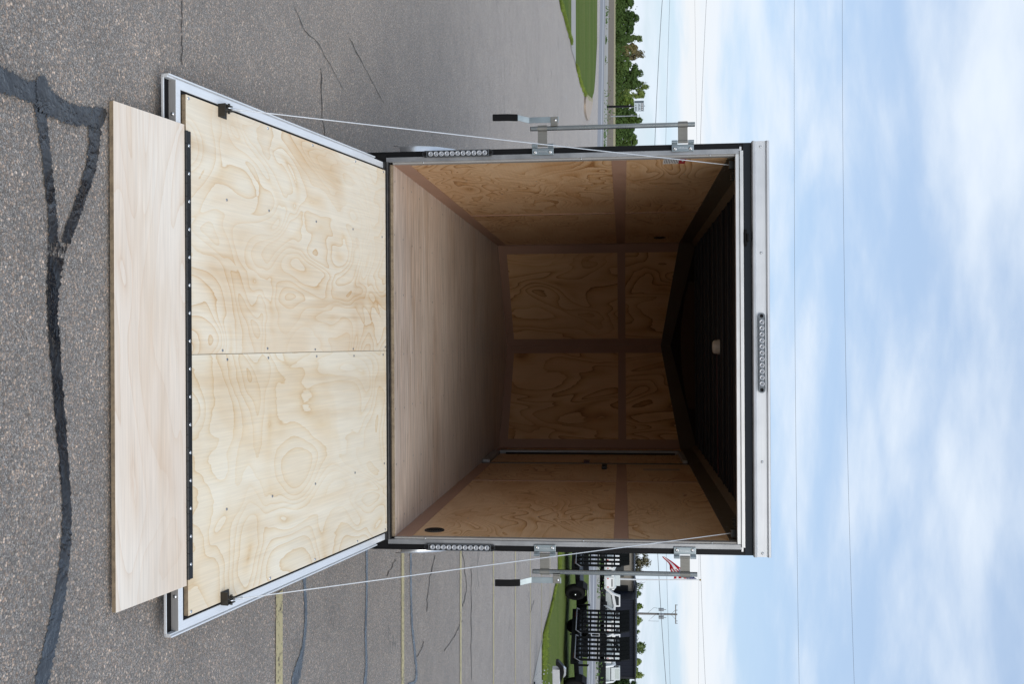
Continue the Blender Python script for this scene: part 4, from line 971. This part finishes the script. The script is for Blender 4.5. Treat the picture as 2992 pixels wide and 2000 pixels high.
# utility pole
ud = 128
M['pole_wood'] = plain('weathered_pole', (.20, .19, .18), .85, var=.2); M['line_grey'] = plain('line_wire', (.08, .085, .10), .6); M['can_grey'] = plain('transformer_grey', (.30, .33, .36), .5)
ub = at(1793, 1790, ud); ut = at(1797, 1979, ud)
UP = empty('utility_pole', (ub[0], ub[1], -.1)); tag(UP, 'wooden utility pole with crossarm and transformers rising behind the navy building', 'utility pole')
Zt = ut[2] + .1; dx_ = ut[0] - ub[0]
MB().tube([(0, 0, 0), (dx_ * .5, 0, Zt * .5), (dx_, 0, Zt)], [.17, .14, .11], 10).build('pole', M['pole_wood'], UP)
zc_ = at(1797, 1974, ud)[2] + .1
ca = MB().box(dx_ - 1.25, dx_ + 1.15, -.18, -.06, zc_ - .06, zc_ + .06).build('crossarm', M['pole_wood'], UP)
for x in (-1.2, -.55, .8, 1.1): MB().lathe((dx_ + x, -.12, zc_ + .06), (0, 0, 1), [(0, .03), (.08, .05), (.14, .06), (.18, .03)], 8).build('insulator', M['can_grey'], ca)
MB().tube([(dx_ - .6, -.1, zc_), (dx_, -.1, zc_ - .6)], .02, 5).tube([(dx_ + .6, -.1, zc_), (dx_, -.1, zc_ - .6)], .02, 5).build('arm_brace', M['pole_wood'], UP)
zk = at(1797, 1932, ud)[2] + .1
for x in (-.55, .45, .0):
    tf = MB().cyl((dx_ + x, -.35 if x == 0 else 0, zk - .32), (dx_ + x, -.35 if x == 0 else 0, zk + .32), .20, n=16).build('transformer', M['can_grey'], UP, .02)
    MB().cyl((dx_ + x, 0 if x else -.35, zk + .32), (dx_ + x, 0 if x else -.35, zk + .62), .035, n=8).build('bushing', M['pole_wood'], tf)
MB().tube([(dx_, -.1, zk - .6), (dx_ + .5, -.1, zk - 1.2), (dx_ + .9, -.1, zk - 1.6), (dx_ + .9, -.1, zk - .3)], .018, 5).tube([(dx_ - .1, -.1, zk - 1.7), (dx_ - .8, -.1, zk - .9), (dx_ - .6, -.1, zk + .3)], .018, 5).build('drop_lead', M['line_grey'], UP)

# overhead lines
def wire(label, pts, dist, r):
    us = [-700, -300] + [p[0] for p in pts] + [2300, 2700]
    # parabola through three knots
    (u0, v0), (u1, v1), (u2, v2) = pts
    def f(u): return v0*(u-u1)*(u-u2)/((u0-u1)*(u0-u2)) + v1*(u-u0)*(u-u2)/((u1-u0)*(u1-u2)) + v2*(u-u0)*(u-u1)/((u2-u0)*(u2-u1))
    o = MB().tube([at(u, f(u), dist) for u in range(-600, 2700, 110)], r, 5).build('overhead_wire', M['line_grey']); tag(o, label, 'wire', 'overhead wires crossing the sky')
wire('thick overhead wire, lowest of all, passing just above the tree tops', [(0, 1935), (430, 1913), (2000, 1946)], 95, .024)
wire('thin overhead wire next above the thick lowest one', [(0, 1957), (430, 1945), (2000, 1958)], 100, .014)
wire('very faint overhead wire passing near the flag', [(0, 2030), (430, 2036), (2000, 2041)], 105, .009)
wire('thin overhead wire just above the flagpole finial', [(0, 2064), (430, 2046), (2000, 2061)], 100, .014)
wire('lower of the two high thin wires above the trailer roof', [(0, 2321), (1000, 2323), (2000, 2335)], 60, .008)
wire('highest thin wire in the sky far above the trailer roof', [(0, 2461), (1000, 2470), (2000, 2496)], 60, .008)

# roadside sign and light pole on the left
sd = 112
sb = at(312, 1776, sd)
SG = empty('roadside_sign', (sb[0], sb[1], -.02)); tag(SG, 'pole sign with white panel and dark band on thick black post', 'sign')
zs0 = at(312, 1853, sd)[2] + .02; zs1 = at(312, 1882, sd)[2] + .02
MB().box(-.11, .11, -.10, .10, 0, zs0 - .3).box(-.06, .06, -.05, .05, zs0 - .3, zs0 + .05).build('post', M['trailer_black'], SG)
bx_ = MB().box(-.57, .57, -.12, .12, zs0, zs1).build('sign_box', plain('sign_white', (.50, .56, .60), .5, var=.05), SG, .01)
M['sign_dark'] = plain('sign_dark', (.06, .085, .10), .5); hgt = zs1 - zs0
MB().box(-.54, -.33, -.126, -.121, zs0 + .04, zs1 - .05).build('sign_column', M['sign_dark'], bx_)
bd = MB().box(-.30, .54, -.127, -.121, zs0 + hgt * .70, zs1 - .08).build('sign_band', M['sign_dark'], bx_)
lt = MB()
for k in range(4): lt.box(-.26 + k * .20, -.14 + k * .20, -.130, -.128, zs0 + hgt * .75, zs0 + hgt * .86)
tag(lt.build('band_letter', M['flag_white'], bx_), kind='stuff')
lt = MB()
for k in range(7): lt.box(-.26 + k * .115, -.19 + k * .115, -.126, -.121, zs0 + hgt * .42, zs0 + hgt * (.50 + .06 * (k % 3)))
for k in range(3): lt.box(.10 + k * .15, .20 + k * .15, -.126, -.121, zs0 + hgt * .10, zs0 + hgt * .24)
lt.prism([(-.14, zs0 + hgt * .08), (-.04, zs0 + hgt * .08), (-.09, zs0 + hgt * .28)], 'y', -.126, -.121)
tag(lt.build('sign_letter', M['sign_dark'], bx_), kind='stuff')
MB().lathe((0, 0, zs1), (0, 0, 1), [(0, .05), (.06, .05), (.09, 0)], 8).build('sign_cap', M['sign_dark'], SG)
lp0 = at(340, 1790, 150); lp1 = at(340, 1868, 150)
LPO = MB().tube([(lp0[0], lp0[1], -.1), (lp0[0], lp0[1], lp1[2])], [.09, .05], 8).build('lamp_post', M['can_grey']); tag(LPO, 'thin grey lamp post before the trees, beside the pole sign', 'lamp post')
MB().box(lp0[0] - .25, lp0[0] + .1, lp0[1] - .1, lp0[1] + .1, lp1[2], lp1[2] + .08).build('lamp_head', M['can_grey'], LPO)

# ------------------------------------------------------------------ trees
M['leaf_deep'] = leafmat('deep_green_leaf', (.070, .120, .034)); M['leaf_mid'] = leafmat('mid_green_leaf', (.120, .185, .050))
M['leaf_light'] = leafmat('fresh_green_leaf', (.20, .27, .095)); M['leaf_brown'] = leafmat('budding_brown_leaf', (.20, .18, .11)); M['bark'] = plain('bark', (.09, .08, .07), .9)
def tree(label, u, v_top, half_px, dist, leaf, density=1.0, bare=0.0, group=None, base_v=None):
    b = at(u, 1800, dist); ztop = at(u, v_top, dist)[2]; rx = half_px / FPX * dist * 1.12
    t = empty('tree', (b[0], b[1], -.1)); tag(t, label, 'tree', group)
    rng = random.Random(int(u * 7 + v_top)); H = ztop + .1
    tr = MB(); tr.tube([(0, 0, 0), (rng.uniform(-.1, .1), 0, H * .3), (rng.uniform(-.2, .2), 0, H * .62), (rng.uniform(-.3, .3), 0, H * .9)], [.02 * H + .03, .017 * H + .02, .010 * H + .015, .01], 7)
    lobes = []
    nl = 13
    for k in range(nl):
        zc_ = H * rng.uniform(.28, .86); fr_ = math.sin(math.pi * min(1, max(.12, (zc_ / H - .05)))) ** .7
        a = rng.uniform(0, 6.28); q = rng.uniform(.15, .75) * fr_
        c = Vector((math.cos(a) * rx * q, math.sin(a) * rx * q * .8, zc_)); lobes.append((c, rx * rng.uniform(.24, .46), H * rng.uniform(.07, .15)))
        z0 = H * rng.uniform(.2, .55); tr.tube([(0, 0, z0), tuple((Vector((0, 0, z0)) + c) * .5 + Vector((0, 0, .1))), tuple(c)], [.012 * H, .008 * H, .004 * H], 5)
        if bare:
            for _ in range(5):
                e_ = c + Vector((rng.uniform(-1, 1) * rx * .45, rng.uniform(-1, 1) * rx * .3, rng.uniform(.0, .18) * H)); tr.tube([tuple(c), tuple(e_)], [.004 * H, .0015 * H], 4)
    lobes.append((Vector((rng.uniform(-.2, .2) * rx, 0, H * .88)), rx * .34, H * .12)); lobes.append((Vector((0, 0, H * .5)), rx * .62, H * .22))
    if not bare:
        lobes.append((Vector((-.4 * rx, 0, H * .2)), rx * .5, H * .16)); lobes.append((Vector((.4 * rx, 0, H * .2)), rx * .5, H * .16))
    tr.build('trunk', M['bark'], t)
    lf = MB(); ls = dist * .00115
    for c, r_, hz in lobes:
        n_ = int(190 * density)
        for _ in range(n_):
            d = Vector((rng.gauss(0, 1), rng.gauss(0, 1), rng.gauss(0, 1))).normalized(); q = rng.uniform(.55, 1.08)
            p = c + Vector((d.x * r_ * q, d.y * r_ * q, d.z * hz * q))
            if p.z < .15: continue
            n3 = (d * 1.3 + Vector((rng.uniform(-.5, .5), rng.uniform(-.5, .5), rng.uniform(.0, .9)))).normalized()
            a_ = n3.orthogonal().normalized(); b_ = n3.cross(a_); s_ = ls * rng.uniform(.5, 1.35)
            lf.add([p - a_ * s_, p + b_ * s_ * .6, p + a_ * s_, p - b_ * s_ * .6], [(0, 1, 2, 3)])
    lf.build('crown', M[leaf], t); return t
TL = [(-60, 1862, 34, 250, 'leaf_mid', 1, 0, 'mid green tree beyond the left edge of the tree belt'),
 (8, 1853, 26, 262, 'leaf_mid', 1, 0, 'bright green rounded tree at the left end of the tree belt'),
 (50, 1868, 30, 258, 'leaf_deep', 1.1, 0, 'tall dark green dense tree, second from the left end'),
 (82, 1853, 20, 264, 'leaf_deep', 1, 0, 'lower dark green tree just right of the tall dense one'),
 (112, 1842, 20, 250, 'leaf_deep', 1, 0, 'small round dark green tree in front of the brownish ones'),
 (116, 1880, 18, 272, 'leaf_light', .4, 1, 'thin pale green tree with open crown behind the small round one'),
 (146, 1864, 24, 268, 'leaf_brown', .9, 1, 'brownish budding tree with visible branches'),
 (165, 1886, 18, 274, 'leaf_brown', .28, 1, 'nearly bare brown tree reaching above the brownish one'),
 (192, 1846, 24, 252, 'leaf_mid', 1.1, 0, 'broad bright green bushy tree at the middle of the belt'),
 (212, 1881, 28, 262, 'leaf_mid', .8, 0, 'tall fresh green tree at the middle of the belt'),
 (244, 1876, 20, 258, 'leaf_mid', .9, 0, 'green tree left of the thin bare topped one'),
 (254, 1900, 14, 276, 'leaf_light', .25, 1, 'tallest thin tree with sparse pale leaves'),
 (280, 1886, 18, 266, 'leaf_light', .7, 0, 'pale green tree left of the pole sign'),
 (304, 1856, 22, 256, 'leaf_mid', 1, 0, 'yellowish green tree directly behind the pole sign'),
 (330, 1858, 18, 254, 'leaf_deep', 1, 0, 'dark tree between the pole sign and the lamp post'),
 (350, 1878, 24, 264, 'leaf_deep', .9, 0, 'dark green tree rising behind the lamp post'),
 (384, 1855, 22, 256, 'leaf_deep', 1, 0, 'low dark tree behind the bar lock tube'),
 (412, 1864, 26, 260, 'leaf_mid', 1, 0, 'green tree beside the open trailer on the left'),
 (450, 1862, 26, 258, 'leaf_mid', 1, 0, 'green tree just hidden by the left trailer post'),
 (500, 1866, 30, 262, 'leaf_deep', 1, 0, 'dark tree further along behind the trailer'),
 (-120, 1870, 34, 262, 'leaf_deep', 1, 0, 'dark tree far beyond the left edge of the belt')]
for u, vt, hp, ds, lm, dn, br_, lab in TL: tree(lab, u, vt, hp, ds, lm, dn, br_, 'trees in the belt across the field')
# dark understorey mass along the foot of the belt
us_ = MB(); rg = random.Random(3)
for _ in range(9000):
    u = rg.uniform(-160, 540); q = at(u, 1800, rg.uniform(246, 280)); z = abs(rg.gauss(0, 1.5)); s_ = rg.uniform(.12, .36)
    a_ = Vector((rg.uniform(-1, 1), rg.uniform(-1, 1), rg.uniform(-1, 1))).normalized(); b_ = a_.orthogonal().normalized(); p = Vector((q[0], q[1], z))
    us_.add([p - a_ * s_, p + b_ * s_ * .7, p + a_ * s_, p - b_ * s_ * .7], [(0, 1, 2, 3)])
tag(us_.build('undergrowth', M['leaf_deep']), 'dark undergrowth along the foot of the tree belt', 'undergrowth', kind='stuff')
TR = [(1600, 1900, 30, 150, 'leaf_brown', .5, 1, 'grey brown budding tree just hidden by the trailer post'), (1640, 1904, 34, 150, 'leaf_brown', .7, 1, 'grey brown budding tree above the tan building'),
 (1672, 1888, 16, 148, 'leaf_brown', .30, 1, 'sparse brown tree left of the flagpole'), (1712, 1884, 16, 150, 'leaf_light', .07, 1, 'bare branched tree right of the flagpole'),
 (1738, 1876, 20, 152, 'leaf_light', .6, 0, 'pale tree left of the bright green one behind the navy roof'),
 (1775, 1880, 24, 146, 'leaf_mid', .9, 0, 'bright green tree behind the navy roof, left of the utility pole'), (1815, 1878, 22, 150, 'leaf_light', .6, 0, 'pale green tree behind the navy roof, right of the utility pole'),
 (1848, 1872, 14, 152, 'leaf_light', .4, 1, 'small thin tree behind the navy roof'), (1888, 1888, 30, 148, 'leaf_light', .9, 0, 'large pale green tree behind the navy roof'),
 (1930, 1876, 20, 152, 'leaf_light', .7, 0, 'low pale green tree near the end of the navy roof'), (1968, 1882, 22, 146, 'leaf_light', .8, 0, 'greyish green tree behind the end of the navy building'),
 (2000, 1862, 28, 130, 'leaf_deep', 1.1, 0, 'dark green low tree past the end of the navy building'), (2050, 1878, 34, 146, 'leaf_mid', 1, 0, 'green tree out past the end of the buildings'), (2120, 1884, 36, 150, 'leaf_light', .9, 0, 'pale tree farthest past the buildings')]
for u, vt, hp, ds, lm, dn, br_, lab in TR: tree(lab, u, vt, hp, ds, lm, dn, br_, 'trees behind the buildings')
# weeds along the far side of the road
wd = MB(); rg = random.Random(9)
for k in range(64):
    x = rg.uniform(-60, 30); y = lineY(x) + rg.uniform(9.5, 11.5); r_ = rg.choice([.15, .2, .3, .8]) if x < 0 else .4
    for _ in range(34):
        p = Vector((x + rg.gauss(0, r_), y + rg.gauss(0, r_ * .6), abs(rg.gauss(0, r_ * .55)))); s_ = rg.uniform(.05, .14)
        a_ = Vector((rg.uniform(-1, 1), rg.uniform(-1, 1), rg.uniform(-.6, 1))).normalized(); b_ = a_.orthogonal().normalized()
        wd.add([p - a_ * s_, p + b_ * s_ * .5, p + a_ * s_, p - b_ * s_ * .5], [(0, 1, 2, 3)])
tag(wd.build('weeds', M['weed']), 'clumps of green weeds along the far edge of the road', 'weeds', kind='stuff')
